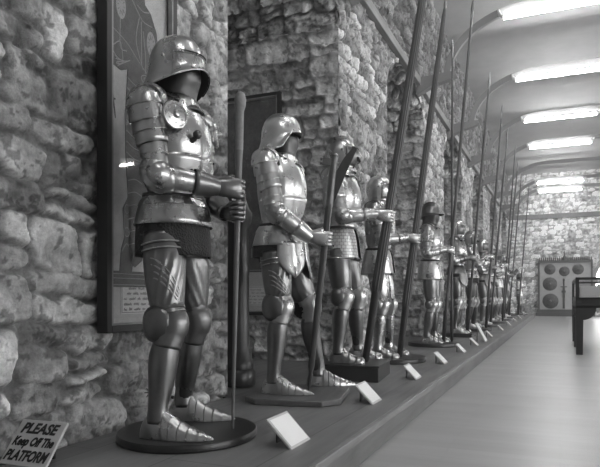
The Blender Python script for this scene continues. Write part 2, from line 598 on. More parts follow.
def leg(root, opt, side, ankle, ang, mats, n):
    P = mats['leg']
    H = V((0.0, .095 * side, .885))
    A = V((ankle[0], ankle[1], .085))
    K = (H + A) / 2 + V((.045, .0, .0))
    K.z = opt.get('knee', .475)
    dirn = V((math.cos(ang), math.sin(ang), 0))
    up = (K - H).normalized(); dn = (A - K).normalized()
    fl = opt.get('flutes', 0)
    def flsh(th, t):
        if not fl: return 1.0
        w = math.cos(th * 1.0 - t * 1.1 + .5 * side)
        return 1 + fl * max(0, w) * abs(math.sin(7 * (th + 1.3 * t * side))) ** 3 * (1 if .25 < t < .95 else 0)
    mb = MB()
    sweep(mb, [H + up * .03, H + up * .16, H + up * .28, K - up * .05], [(.094, .085, .088), (.092, .088, .086), (.078, .08, .074), (.064, .062, .06)], dirn, n * 2 if fl else n, 20, (.12, .2), .004, shape=flsh)
    th_ = mb.build('thigh_plate', P, root, .0025)
    if fl:
        # raised flutes sweeping across the front of the thigh, and a rolled rim at its top
        def on(t, th, ex):
            P_ = [H + up * .03, H + up * .16, H + up * .28, K - up * .05]
            R_ = [V(q) for q in ((.094, .085, .088), (.092, .088, .086), (.078, .08, .074), (.064, .062, .06))]
            c_ = cat(P_, t); r_ = cat(R_, t)
            f_ = (dirn - up * dirn.dot(up)).normalized(); s_ = up.cross(f_)
            return c_ + f_ * math.cos(th) * (r_.x + ex) + s_ * math.sin(th) * (r_.z + ex)
        sg = -side
        for k in range(4):
            mb = MB()
            sweep(mb, [on(.30 + .075 * k + .42 * (q / 8) ** 1.5, sg * (1.75 - 1.45 * q / 8), .003) for q in range(9)], [.0022, .0045, .0042, .002], V((0, 0, 1)), 8, 24, cap=(True, True))
            mb.build('flute', mats['bright'], th_)
        for q in (.13, .2):
            mb = MB()
            sweep(mb, [on(q, -2.2 + 4.4 * j / 16, .007) for j in range(17)], [.004, .004], V((0, 0, 1)), 8, 32, cap=(True, True))
            mb.build('rim', mats['bright'], th_)
    f = dirn
    mb = MB()
    sweep(mb, [K - up * .095 + f * .002, K - up * .045 + f * .008, K + f * .014, K + dn * .05 + f * .008, K + dn * .10 + f * .002], [(.066, .061, .062), (.067, .059, .063), (.073, .056, .063), (.064, .055, .06), (.057, .056, .056)],
          dirn, n, 16, (.2, .33, .68, .84), .004)
    kn = mb.build('knee_plate', mats.get('knee', mats['bright']), root, .0025)
    # side wing of the knee
    sd = V((-dirn.y, dirn.x, 0)) * side
    c = K + sd * .05 - dirn * .03
    wr = opt.get('knee_wing', .05)
    mb = MB()
    rings = []
    for rr, h in ((.05, .03), (.4, .028), (.75, .018), (1.0, .004)):
        ring = []
        for j in range(20):
            t = 2 * PI * j / 20
            lobes = 1 + .07 * math.cos(2 * t) - .12 * max(0, math.cos(t)) ** 6
            ring.append(c + sd * h + (-dirn) * math.cos(t) * rr * wr * lobes + V((0, 0, 1)) * math.sin(t) * rr * wr * 1.25 * lobes)
        rings.append(ring)
    if side < 0:
        rings = [list(reversed(r_)) for r_ in rings]
    mb.loft(rings, True, True)
    mb.build('wing', P, kn, .0025, facing=sd)
    mb = MB()
    sweep(mb, [K + dn * .075, K + dn * .15, K + dn * .25, A + V((0, 0, .05)), A + V((0, 0, -.02))], [(.055, .056, .054), (.056, .070, .061), (.049, .060, .052), (.042, .043, .040), (.05, .052, .046)], dirn, n, 18,
          opt.get('greave_steps', ()), .003, shape=(lambda th, t: 1 + .03 * max(0, math.cos(th)) ** 12))
    mb.build('shin_plate', P, root, .0025)
    # sabaton: sections along the foot, flat underneath
    sid = V((-dirn.y, dirn.x, 0))
    if opt.get('toe', 'point') == 'point':
        sec = [(-.075, .022, .045), (-.06, .036, .075), (-.02, .045, .115), (.03, .046, .11), (.07, .048, .085), (.11, .047, .064), (.15, .041, .048), (.19, .029, .033), (.225, .014, .02), (.25, .003, .008)]
        lam = 9
    else:
        sec = [(-.075, .022, .045), (-.06, .036, .075), (-.02, .045, .115), (.03, .046, .105), (.07, .05, .078), (.11, .053, .058), (.15, .054, .046), (.175, .05, .042), (.192, .04, .034), (.2, .024, .022)]
        lam = 6
    m = 6 * lam
    rings = []
    cs = [V(s_) for s_ in sec]
    for i in range(m + 1):
        t = i / m
        q = cat(cs, t)
        fr = (t * lam) % 1.0
        e = 1 + (.11 * (1 - fr) if t > .35 else 0)
        ring = []
        for j in range(14):
            th = PI * j / 13
            ring.append(V((A.x, A.y, .003)) + dirn * q.x + sid * (math.cos(th) * max(q.y, .002) * e) + V((0, 0, max(q.z, .004) * e * max(math.sin(th), 0) ** .8)))
        rings.append(ring)
    mb = MB(); mb.loft(rings, True, True, True)
    if opt.get('rivets'):
        for k in range(7):
            q = cat(cs, .35 + .06 * k)
            for s2 in (-1, 1):
                mb.ball(V((A.x, A.y, .012)) + dirn * q.x + sid * s2 * q.y * 1.03, .0032, 6)
    mb.build('sabaton', mats.get('foot', mats['bright']), root)
    if opt.get('spur') and side > 0:
        mb = MB()
        p = A + V((0, 0, .02)) - dirn * .05
        sweep(mb, [p, p - dirn * .05 + V((0, 0, .012)), p - dirn * .10 + V((0, 0, .02))], [.008, .006, .005], V((0, 0, 1)), 8, 6, cap=(True, True))
        c2 = p - dirn * .115 + V((0, 0, .022))
        for k in range(8):
            t = 2 * PI * k / 8
            e = dirn * math.cos(t) + V((0, 0, 1)) * math.sin(t)
            sweep(mb, [c2, c2 + e * .03], [.005, .0015], sid, 6, 2, cap=(True, True))
        mb.build('spur', M['black_steel'], root)
    return H, K, A

def dome_rings(z0, h, rf, rb, rs, m=9, n=32, comb=0.0, cx=.015, skirt=None, arc=None, off=0.0, bulge=1.0):
    """helmet bowl; skirt(theta) -> list of (dz, factor)"""
    rings = []
    cnt = n if arc is None else n + 1
    ths = [2 * PI * j / n if arc is None else arc[0] + (arc[1] - arc[0]) * j / n for j in range(cnt)]
    for i in range(m + 1):
        ph = PI / 2 * (1 - i / m) * .985
        ring = []
        for th in ths:
            ct, st = math.cos(th), math.sin(th)
            c = math.cos(ph) ** bulge
            zz = z0 + (h + off) * math.sin(ph) + comb * math.exp(-(c * st / .16) ** 2) * (math.sin(ph) ** .5 if ph > 0 else 0)
            ring.append(V((cx + ct * c * ((rf if ct > 0 else rb) + off), st * c * (rs + off), zz)))
        rings.append(ring)
    if skirt:
        k = len(skirt(0))
        for q in range(k):
            ring = []
            for th in ths:
                ct, st = math.cos(th), math.sin(th)
                dz, fa = skirt(th)[q]
                ring.append(V((cx + ct * ((rf if ct > 0 else rb) * fa + off), st * (rs * fa + off), z0 + dz)))
            rings.append(ring)
    return rings

def helmet(root, kind, mats, opt):
    A = mats['helm']
    turn = math.radians(opt.get('turn', 0))
    if kind in ('sallet', 'open_sallet'):
        def sk(th):
            b = (1 - math.cos(th)) / 2
            w = b ** 1.5
            if kind == 'sallet':
                drop = .03 + .03 * math.sin(th) ** 2 + .14 * w
            else:
                fr = min(1, max(0, (math.cos(th) + .05) / .45)); fr = fr * fr * (3 - 2 * fr)
                drop = .06 - .075 * fr + .10 * w
            fl = (.17 + .62 * w + .10 * math.sin(th) ** 2) if kind == 'sallet' else (.02 + .5 * w + .06 * math.sin(th) ** 2)
            return [(-drop * s, 1 + fl * s ** 2) for s in (.25, .5, .75, .92, 1.0)]
        z0 = 1.612 if kind == 'sallet' else 1.60
        mb = MB()
        mb.loft(dome_rings(z0, .14, .124, .128, .111, skirt=sk, comb=.006, bulge=.8), True, True)
        h = mb.build('helmet', A, root, .004); h.rotation_euler.z = turn
        if kind == 'sallet':
            def sk2(th):
                return [(dz, fa) for dz, fa in sk(th)]
            def rows():
                out = []
                for z, off in ((.034, .009), (.032, .010), (.028, .005), (.015, .005)):
                    ph = math.asin(min(1, z / .14))
                    c = math.cos(ph) ** .8
                    out.append([V((.015 + math.cos(t) * (c * .124 + off), math.sin(t) * (c * .111 + off), z0 + z)) for t in arc])
                for q in range(5):
                    out.append([V((.015 + math.cos(t) * (.124 * sk2(t)[q][1] + .005), math.sin(t) * (.111 * sk2(t)[q][1] + .005), z0 + sk2(t)[q][0] - (.004 if q == 4 else 0))) for t in arc])
                return out
            arc = [(-1.25 + 2.5 * j / 26) for j in range(27)]
            mb = MB(); mb.loft(rows(), False)
            v = mb.build('visor', A, h, .003)
            mb = MB()
            pts = [V((.015 + math.cos(t) * .131, math.sin(t) * .118, z0 + .038)) for t in arc[3:-3]]
            sweep(mb, pts, [.003, .003], V((0, 0, 1)), 6, 24, cap=(True, True))
            mb.build('eye_slit', M['lining'], h)
            for s in (-1, 1):
                mb = MB()
                mb.ball((.01, s * .116, z0 + .02), .008, 8)
                mb.build('rivet', A, h)
        # bevor guarding the chin
        mb = MB()
        sh = lambda th, z: 1 + .05 * max(0, math.cos(th)) ** 8
        top = 1.605 if kind == 'sallet' else 1.588
        rings_z(mb, smooth_rows([(1.405, .135, .1, .12, .0), (1.455, .098, .1, .095, .0), (1.50, .094, .1, .088, .01), (1.55, .108, .1, .092, .012), (top, .104, .1, .093, .012)], 12), (-1.9, 1.9), 26, sh)
        mb.build('bevor', mats['dark'], root, .003).rotation_euler.z = turn * .8
    elif kind in ('close', 'armet'):
        comb = .02 if kind == 'close' else .008
        def sk(th):
            return [(-.03, .99), (-.06, .93), (-.09, .84), (-.115, .80), (-.135, .90), (-.15, 1.06)]
        mb = MB()
        mb.loft(dome_rings(1.615, .125, .112, .128, .108, skirt=sk, comb=comb, bulge=.85), True, True)
        h = mb.build('helmet', A, root, .003); h.rotation_euler.z = turn
        beak = .165 if kind == 'close' else .14
        rows = [(1.665, .112, .1), (1.645, .128, .112), (1.615, beak * .93, .116), (1.59, beak, .116), (1.565, beak * .9, .113), (1.535, .118, .106), (1.51, .1, .096)]
        rings = []
        for z, rf, rs in rows:
            ring = []
            for j in range(25):
                th = -1.45 + 2.9 * j / 24
                k = max(0, math.cos(th)) ** 2.2
                base = rs
                ring.append(V((.015 + math.cos(th) * (base * (1 - k) + rf * k) , math.sin(th) * rs, z)))
            rings.append(ring)
        mb = MB(); mb.loft(rings, False)
        v = mb.build('visor', mats['visor'], h, .003)
        mb = MB()
        pts = [V((.017 + math.cos(t) * (.113 * (1 - max(0, math.cos(t)) ** 2.2) + .129 * max(0, math.cos(t)) ** 2.2), math.sin(t) * .1135, 1.648)) for t in [-1.0 + 2.0 * j / 16 for j in range(17)]]
        sweep(mb, pts, [.004, .004], V((0, 0, 1)), 6, 20, cap=(True, True))
        mb.build('eye_slit', M['lining'], h)
        if kind == 'close':
            for s in (-1, 1):
                for k in range(4):
                    mb = MB()
                    y = s * (.022 + .017 * k)
                    x = .017 + beak * (1 - .35 * (abs(y) / .1) ** .9) * .96
                    mb.box((x - .012, y - .002, 1.548), (x + .001, y + .002, 1.578))
                    mb.build('breath_slit', M['lining'], h)
        for s in (-1, 1):
            mb = MB()
            mb.ball((.0, s * .116, 1.625), .011, 8)
            mb.build('pivot', mats['bright'], h)
        mb = MB()
        rings_z(mb, lame_rows([(1.49, .098, .098, .098, .01), (1.45, .112, .112, .13, .0), (1.425, .13, .125, .155, 0)], 3, 2, .005), None, 28)
        mb.build('gorget', mats['plate'], root, .003)
    else:  # burgonet with a peak and cheek pieces
        def sk(th):
            w = ((1 - math.cos(th)) / 2) ** 1.5
            f = max(0, math.cos(th)) ** 2
            fl = .22 * w + .5 * f + (opt.get('brim', .12)) * math.sin(th) ** 2
            return [(-(.02 + .05 * w) * s, 1 + fl * s ** 1.5) for s in (.3, .6, .9, 1.0)]
        mb = MB()
        mb.loft(dome_rings(1.625, .12, .112, .125, .105, skirt=sk, comb=.028, bulge=.85), True, True)
        h = mb.build('helmet', A, root, .003); h.rotation_euler.z = turn
        mb = MB()
        rings_z(mb, smooth_rows([(1.63, .1, .112, .1, .012), (1.57, .112, .108, .098, .012), (1.52, .105, .1, .09, .01), (1.47, .1, .105, .1, .0), (1.43, .13, .125, .15, 0)], 12), None, 28)
        mb.build('cheek_guard', mats['dark'], root, .003).rotation_euler.z = turn
        mb = MB()
        sweep(mb, [V((-.12, 0, 1.70)), V((-.15, 0, 1.69)), V((-.165, 0, 1.65))], [.008, .01, .006], V((0, 1, 0)), 8, 4, cap=(True, True))
        mb.build('plume_holder', mats['bright'], h)

def make_suit(loc, rz, opt, sc=1.045):
    root = empty('suit_of_armour', loc, rz, sc)
    n = opt.get('n', 22)
    base = M[opt.get('metal', 'steel')]
    mats = dict(plate=base, bright=base, hand=base, helm=base, visor=base, dark=M['dull'], leg=base)
    for k, v in opt.get('mats', {}).items():
        mats[k] = M[v]
    # dark padded figure inside the plates: one continuous mesh
    ra, la = opt['right_foot'], opt['left_foot']
    mb = MB()
    rings_z(mb, smooth_rows([(.80, .10, .11, .16, 0), (.92, .115, .12, .16, 0), (1.04, .095, .085, .125, 0), (1.25, .125, .1, .15, 0), (1.40, .1, .095, .17, 0), (1.46, .06, .065, .075, 0), (1.56, .068, .075, .07, .012), (1.64, .085, .09, .078, .012), (1.70, .05, .05, .05, .012), (1.72, .01, .01, .01, .012)], 30), None, 20)
    mb.f.append(tuple(range(19, -1, -1)))
    for s, ft in ((-1, ra), (1, la)):
        A = V((ft[0], ft[1], .085)); H = V((0, .095 * s, .885)); K = (H + A) / 2 + V((.045, 0, 0)); K.z = opt.get('knee', .475)
        sweep(mb, [H, (H + K) / 2, K, (K * .6 + A * .4) + V((-.012, 0, 0)), A], [.082, .07, .05, .05, .034], V((1, 0, 0)), 12, 12, cap=(True, True))
    mb.build('padded_lining', M[opt.get('under', 'lining')], root)
    # cuirass
    keel = lambda th, z: 1 + .035 * max(0, math.cos(th)) ** 10 + opt.get('rip', 0) * max(0, math.cos(th)) * abs(math.sin(8 * th)) ** 3
    body = [(1.02, .120, .105, .150, 0), (1.05, .115, .1, .142, 0), (1.14, .142, .115, .160, 0), (1.24, .163, .125, .178, 0), (1.33, .152, .125, .172, 0), (1.40, .126, .118, .152, 0), (1.445, .108, .108, .124, 0), (1.475, .092, .092, .1, 0)]
    mb = MB()
    rings_z(mb, smooth_rows(body, 20), (-1.75, 1.75), 44 if opt.get('rip') else 30, keel)
    if opt.get('plackart'):
        low = [(1.015, .126, .1, .154, 0), (1.05, .121, .1, .147, 0), (1.13, .146, .115, .164, 0), (1.2, .163, .12, .176, 0)]
        rings_z(mb, smooth_rows(low, 8), (-1.6, 1.6), 30, lambda th, z: keel(th, z) * (1 + .006))
    if opt.get('rivets'):
        for k in range(9):
            a = -1.2 + 2.4 * k / 8
            mb.ball((math.cos(a) * .128, math.sin(a) * .147, 1.425), .0045, 6)
    mb.build('breastplate', mats.get('chest', base), root, .003)
    mb = MB()
    rings_z(mb, smooth_rows([(z, rf, rb - .003, rs - .004, cx) for z, rf, rb, rs, cx in body], 14), (1.5, 2 * PI - 1.5), 22)
    mb.build('backplate', base, root, .003)
    # shoulder straps with buckles
    for s in (-1, 1):
        mb = MB()
        sweep(mb, [V((-.08, .10 * s, 1.44)), V((0, .112 * s, 1.465)), V((.09, .09 * s, 1.43))], [(.016, .016, .004)] * 3, V((0, 1, 0)), 8, 6, cap=(True, True))
        mb.build('strap', M['leather'], root)
    # belt and fauld hoops
    mb = MB()
    rings_z(mb, [(1.012, .127, .113, .158, 0), (1.024, .129, .115, .160, 0), (1.036, .127, .113, .158, 0)], None, 28)
    mb.build('waist_belt', M['leather'] if opt.get('belt', True) else base, root, .002)
    fa = opt.get('fauld', 'hoops')
    if fa == 'hoops':
        rows = [(1.03, .122, .11, .154, 0), (.985, .142, .135, .168, 0), (.90, .160, .155, .182, 0)]
        mb = MB(); rings_z(mb, lame_rows(rows, 4, opt.get('hoops', 3), .004), None, 34)
        mb.build('fauld', mats.get('skirt', base), root, .003)
    elif fa == 'tonlet':
        rows = [(1.03, .122, .11, .154, 0), (.96, .145, .135, .168, 0), (.86, .160, .150, .178, 0), (.79, .168, .158, .185, 0)]
        mb = MB(); rings_z(mb, smooth_rows(rows, 14) , (.22, 2 * PI - .22), 40)
        f = mb.build('fauld', mats.get('skirt', M['etched']), root, .004)
        mb = MB()
        pts = [V((math.cos(t) * (.17 if math.cos(t) > 0 else .16), math.sin(t) * .187, .792)) for t in [.22 + (2 * PI - .44) * j / 30 for j in range(31)]]
        sweep(mb, pts, [.007, .007], V((0, 0, 1)), 8, 40, cap=(True, True))
        mb.build('rolled_edge', mats['bright'], f)
    if opt.get('mail_skirt'):
        z1 = opt['mail_skirt']
        rows = [(.97, .130, .125, .158, 0), (.9, .148, .146, .172, 0), (z1, .155, .152, .178, 0)]
        wav = lambda th, z: 1 + .02 * math.sin(9 * th) * (1 if z < .9 else .3)
        mb = MB(); rings_z(mb, smooth_rows(rows, 10), None, 54, wav)
        mb.build('mail_skirt', M['mail'], root, .005)
    if opt.get('tassets'):
        for s in (-1, 1):
            rings = []
            for i in range(15):
                v = i / 14
                w = .098 * (1 - max(0, (v - .45) / .55) ** 1.6) + .002
                ring = []
                for j in range(13):
                    q = -1 + 2 * j / 12
                    ang = (s * .62) + q * w / .17
                    rr = .178 + .03 * v - .012 * q * q + .008 * math.exp(-(q / .12) ** 2) * (1 - v * .3) + .003 * abs(math.sin(q * 9)) * (1 - v)
                    ring.append(V((math.cos(ang) * rr * .98, math.sin(ang) * rr * 1.08, .925 - .225 * v)))
                rings.append(ring)
            mb = MB(); mb.loft(rings, False)
            mb.build('tasset', base, root, .003, facing=V((1, 0, 0)))
    # legs, arms
    legs = []
    for s, ft in ((-1, ra), (1, la)):
        legs.append(leg(root, opt, s, ft, math.radians(ft[2]), mats, n))
    inv = Matrix.LocRotScale(V(loc), Matrix.Rotation(rz, 3, 'Z'), V((sc, sc, sc))).inverted()
    for s, key in ((-1, 'right'), (1, 'left')):
        C, gv, r = opt[key][:3]
        if opt.get('world_' + key):
            C = inv @ V(C); gv = (inv.to_3x3() @ V(gv)).normalized()
        arm(root, opt, s, V(C), V(gv), r / sc, mats, n, opt.get('hint_' + key))
    helmet(root, opt['helm'], mats, opt)
    if opt.get('besagews'):
        for s in (-1, 1):
            c = V((.115, .17 * s, 1.345))
            nn = V((.9, .38 * s, .08)).normalized()
            mt = Matrix.Translation(c) @ nn.to_track_quat('Z', 'X').to_matrix().to_4x4()
            mb = MB()
            rings = [[mt @ V((rr * math.cos(2 * PI * j / 26), rr * math.sin(2 * PI * j / 26), zz)) for j in range(26)] for rr, zz in
                     ((.003, .03), (.012, .028), (.018, .014), (.028, .012), (.048, .008), (.053, .011), (.058, .010), (.062, .002), (.06, -.002))]
            mb.loft(rings, True, True, True)
            for k in range(6):
                t = 2 * PI * k / 6
                mb.ball(mt @ V((.036 * math.cos(t), .036 * math.sin(t), .011)), .004, 6)
            mb.build('armpit_disc', mats['bright'], root)
        mb = MB()
        sweep(mb, [V((.14, -.085, 1.255)), V((.16, -.09, 1.258)), V((.175, -.095, 1.268))], [.016, .012, .011], V((0, 0, 1)), 10, 6, cap=(True, True))
        mb.ball((.18, -.095, 1.275), .02, 10)
        mb.build('lance_rest', mats['dark'], root)
    return root

# ------------------------------------------------------------------ long things standing in the hands
def place_axis(name, base, top):
    """Empty at the foot of a shaft, Z along the shaft"""
    base, top = V(base), V(top)
    e = empty(name, base)
    e.rotation_mode = 'XYZ'
    z = (top - base).normalized()
    x = V((.92, .4, 0)); x = (x - z * x.dot(z)).normalized()
    y = z.cross(x)
    e.rotation_euler = Matrix((x, y, z)).transposed().to_euler('XYZ')
    return e, (top - base).length

def lance(base, top, label, r=.034, sleeve=.75, mat='shaft', group='lances and pikes held by the suits of armour'):
    e, L = place_axis('lance', base, top)
    tag(e, label, 'lance', group)
    k = r / .034
    mb = MB()
    prof = [(.026 * k, sleeve * .9), (.040 * k, sleeve * .93), (.043 * k, sleeve * 1.03), (.043 * k, sleeve * 1.1), (.040 * k, 1.0), (.034 * k, 1.25), (.034 * k, 1.6), (.033 * k, 2.2), (.028 * k, L * .8), (.02 * k, L * .97), (.012 * k, L)]
    prof = [p for i, p in enumerate(prof) if i < 4 or p[1] > sleeve * 1.1]
    mb.lathe(prof, 48, flute=(12, .16))
    mb.build('shaft', M[mat], e, angle=70)
    if sleeve > .2:
        mb = MB()
        mb.lathe([(.024 * k, 0), (.027 * k, .02), (.033 * k, sleeve * .6), (.037 * k, sleeve * .97), (.034 * k, sleeve)], 24)
        mb.build('butt_sleeve', M['black_wood'], e)
    mb = MB()
    mb.lathe([(.013 * k, L - .02), (.018 * k, L + .02), (.012 * k, L + .08), (.002, L + .14)], 12)
    mb.build('tip', M['dull'], e)
    return e

def pike(base, top, label, r=.019, mat='shaft', group='lances and pikes held by the suits of armour', grip=True):
    e, L = place_axis('pike', base, top)
    tag(e, label, 'pike', group)
    mb = MB(); mb.lathe([(r * .95, .05), (r, .5), (r, 1.3), (r * .95, L * .7), (r * .65, L)], 16)
    mb.build('shaft', M[mat], e)
    mb = MB(); mb.lathe([(r * .5, 0), (r * 1.2, .03), (r * 1.35, .35), (r * 1.5, .40), (r * .9, .43)], 16)
    mb.build('butt_sleeve', M['black_wood'], e)
    mb = MB()
    mb.lathe([(r * .7, L - .06), (r * .8, L), (r * 1.1, L + .05), (r * .6, L + .14), (.001, L + .22)], 12)
    mb.build('tip', M['dull'], e)
    return e

# ------------------------------------------------------------------ rubble masonry
def _hash(ix, iy, seed):
    h = (ix.astype(np.int64) * 374761393 + iy.astype(np.int64) * 668265263 + seed * 974634533) & 0x7fffffff
    h = ((h ^ (h >> 13)) * 1274126177) & 0x7fffffff
    h = ((h ^ (h >> 16)) * 2246822519) & 0x7fffffff
    return ((h ^ (h >> 15)) & 0xffffff) / float(0xffffff)

def vnoise(x, y, seed):
    ix, iy = np.floor(x), np.floor(y)
    fx, fy = x - ix, y - iy
    fx = fx * fx * (3 - 2 * fx); fy = fy * fy * (3 - 2 * fy)
    a = _hash(ix, iy, seed); b = _hash(ix + 1, iy, seed); c = _hash(ix, iy + 1, seed); d = _hash(ix + 1, iy + 1, seed)
    return (a * (1 - fx) + b * fx) * (1 - fy) + (c * (1 - fx) + d * fx) * fy

def fbm(x, y, seed, o=4):
    s = 0; a = 0.5; t = 0
    for i in range(o):
        s = s + a * vnoise(x * 2 ** i, y * 2 ** i, seed + i * 17); t += a; a *= 0.5
    return s / t

def stones(u, v, seed, hmin=.11, hmax=.30, wmin=.12, wmax=.46, amp=.05):
    """coursed rubble in metres: returns relief (0 mortar .. 1 proud stone) and grey value"""
    uu = u + amp * (fbm(u * 2.6, v * 2.6, seed + 1, 3) - .5) * 2.0 + .018 * (vnoise(u * 17, v * 17, seed + 2) - .5) * 2
    vv = v + amp * .9 * (fbm(u * 2.2 + 9, v * 2.6, seed + 3, 3) - .5) * 2.0 + .016 * (vnoise(u * 15 + 5, v * 15, seed + 4) - .5) * 2
    rng = random.Random(seed)
    rows = [-1.0]
    while rows[-1] < 8:
        rows.append(rows[-1] + rng.uniform(hmin, hmax))
    rows = np.array(rows)
    ri = np.clip(np.searchsorted(rows, vv) - 1, 0, len(rows) - 2)
    relief = np.zeros_like(u); val = np.zeros_like(u)
    for k in np.unique(ri):
        m = ri == k
        r2 = random.Random(seed * 1000 + int(k))
        bs = [-5.0 + r2.uniform(0, .4)]
        H = rows[k + 1] - rows[k]
        while bs[-1] < 32:
            bs.append(bs[-1] + r2.uniform(wmin, wmax) * (1.25 if H > .2 and r2.random() < .4 else 1.0))
        bs = np.array(bs)
        ci = np.clip(np.searchsorted(bs, uu[m]) - 1, 0, len(bs) - 2)
        du0 = uu[m] - bs[ci]; du1 = bs[ci + 1] - uu[m]
        y = vv[m] - rows[k]
        kk = np.full_like(y, k)
        split = (_hash(ci * 1.0, kk, seed + 30) < (.55 if H > .19 else .12))
        sp = H * (.35 + .3 * _hash(ci * 1.0, kk, seed + 31))
        low = y < sp
        dv = np.where(split, np.where(low, np.minimum(y, sp - y), np.minimum(y - sp, H - y)), np.minimum(y, H - y))
        du = np.minimum(du0, du1)
        rad = .022
        d = -rad * np.log(np.exp(-np.clip(du, -.2, .6) / rad) + np.exp(-np.clip(dv, -.2, .6) / rad))
        part = np.where(split & low, 1.0, 0.0)
        hsh = _hash(ci * 1.0 + part * 5000, kk, seed + 40)
        h2 = _hash(ci * 1.0 + part * 5000, kk, seed + 41)
        um, vm = u[m], v[m]
        e = d + .03 * (fbm(um * 11, vm * 11, seed + 50, 3) - .5)
        w0 = -.012 + .014 * h2
        t = np.clip((e - w0) / .022, 0, 1)
        t = t * t * (3 - 2 * t)
        dome = np.clip((e - w0) / .09, 0, 1) ** .6
        rough = fbm(um * 9 + hsh * 50, vm * 9, seed + 60, 5)
        relief[m] = t * (.40 + .55 * hsh + .12 * dome) + (rough - .5) * (.45 + 1.1 * t)
        stone_v = .15 + .36 * h2 ** 1.2 + .22 * (rough - .5) * 2
        pits = fbm(um * 23, vm * 23, seed + 70, 3)
        stone_v = stone_v * np.where(pits < .36, .5, 1.0)
        mort = .145 + .07 * (fbm(um * 6, vm * 6, seed + 80, 3) - .5) * 2
        val[m] = mort * (1 - t) + stone_v * t
    return relief, np.clip(val, .03, .8)

class StoneMesh:
    def __init__(s):
        s.v = []; s.f = []; s.c = []; s.n = 0

    def patch(s, pos, nrm, u, v, seed, depth=.05, edge_u=(True, True), edge_v=(False, False), **kw):
        """pos(ugrid, vgrid) grids of points; u, v in metres along the surface"""
        rel, val = stones(u, v, seed, **kw)
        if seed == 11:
            val = val * np.where(v > ZR, .55, 1.0)   # courses above the rail given a darker grey
        f = np.ones_like(u)
        def dist(a, lo, hi):
            q = np.ones_like(a)
            if lo: q = np.minimum(q, np.clip((a - a.min()) / .05, 0, 1))
            if hi: q = np.minimum(q, np.clip((a.max() - a) / .05, 0, 1))
            return q
        f = dist(u, *edge_u)
        off = (rel - .75) * depth * f
        P = pos + nrm * off[..., None]
        a, b = u.shape
        s.v.append(P.reshape(-1, 3)); s.c.append(val.reshape(-1))
        idx = np.arange(a * b).reshape(a, b) + s.n
        s.f.append(np.stack([idx[:-1, :-1], idx[1:, :-1], idx[1:, 1:], idx[:-1, 1:]], -1).reshape(-1, 4))
        s.n += a * b

    def rect(s, o, eu, ev, lu, lv, step, seed, u0=0.0, v0=0.0, flip=False, top=None, **kw):
        """plane patch from corner o along unit eu (length lu) and ev; top(u) limits where it starts (above an arch)"""
        a = max(2, int(lu / step) + 1); b = max(2, int(lv / step) + 1)
        U, T = np.meshgrid(np.linspace(0, lu, a), np.linspace(0, 1, b), indexing='ij')
        if top is None:
            Vv = T * lv
        else:
            lo = top(U)
            Vv = lo + T * (lv - lo)
        o = np.array(o, float); eu = np.array(eu, float); ev = np.array(ev, float)
        n = np.cross(eu, ev) * (-1 if flip else 1)
        pos = o + U[..., None] * eu + Vv[..., None] * ev
        s.patch(pos, n, U + u0, Vv + v0, seed, **kw)

    def build(s, name, mat):
        v = np.concatenate(s.v); f = np.concatenate(s.f); c = np.concatenate(s.c)
        me = bpy.data.meshes.new(name)
        me.vertices.add(len(v)); me.vertices.foreach_set('co', v.astype(np.float32).ravel())
        me.loops.add(len(f) * 4); me.loops.foreach_set('vertex_index', f.astype(np.int32).ravel())
        me.polygons.add(len(f))
        me.polygons.foreach_set('loop_start', np.arange(0, len(f) * 4, 4, dtype=np.int32))
        me.polygons.foreach_set('use_smooth', np.ones(len(f), dtype=bool))
        me.update(calc_edges=True)
        at = me.color_attributes.new('stone', 'FLOAT_COLOR', 'POINT')
        col = np.stack([c, c, c, np.ones_like(c)], -1).astype(np.float32)
        at.data.foreach_set('color', col.ravel())
        me.materials.append(mat)
        o = bpy.data.objects.new(name, me); COL.objects.link(o)
        o['kind'] = 'structure'
        return o

SPRING, RISE = 3.5, 0.55
OPEN = [(3.455, 5.62), (7.45, 9.7), (11.5, 13.75), (15.55, 17.8), (19.6, 21.85), (23.65, 25.9)]
RDEP = 1.45
WTOP = 5.95

def arch_z(u, w):
    """underside of a pointed-segmental arch over an opening of width w"""
    t = np.clip(np.abs(u / w * 2 - 1), 0, 1)
    return SPRING + RISE * np.sqrt(np.clip(1 - t ** 2.2, 0, 1))

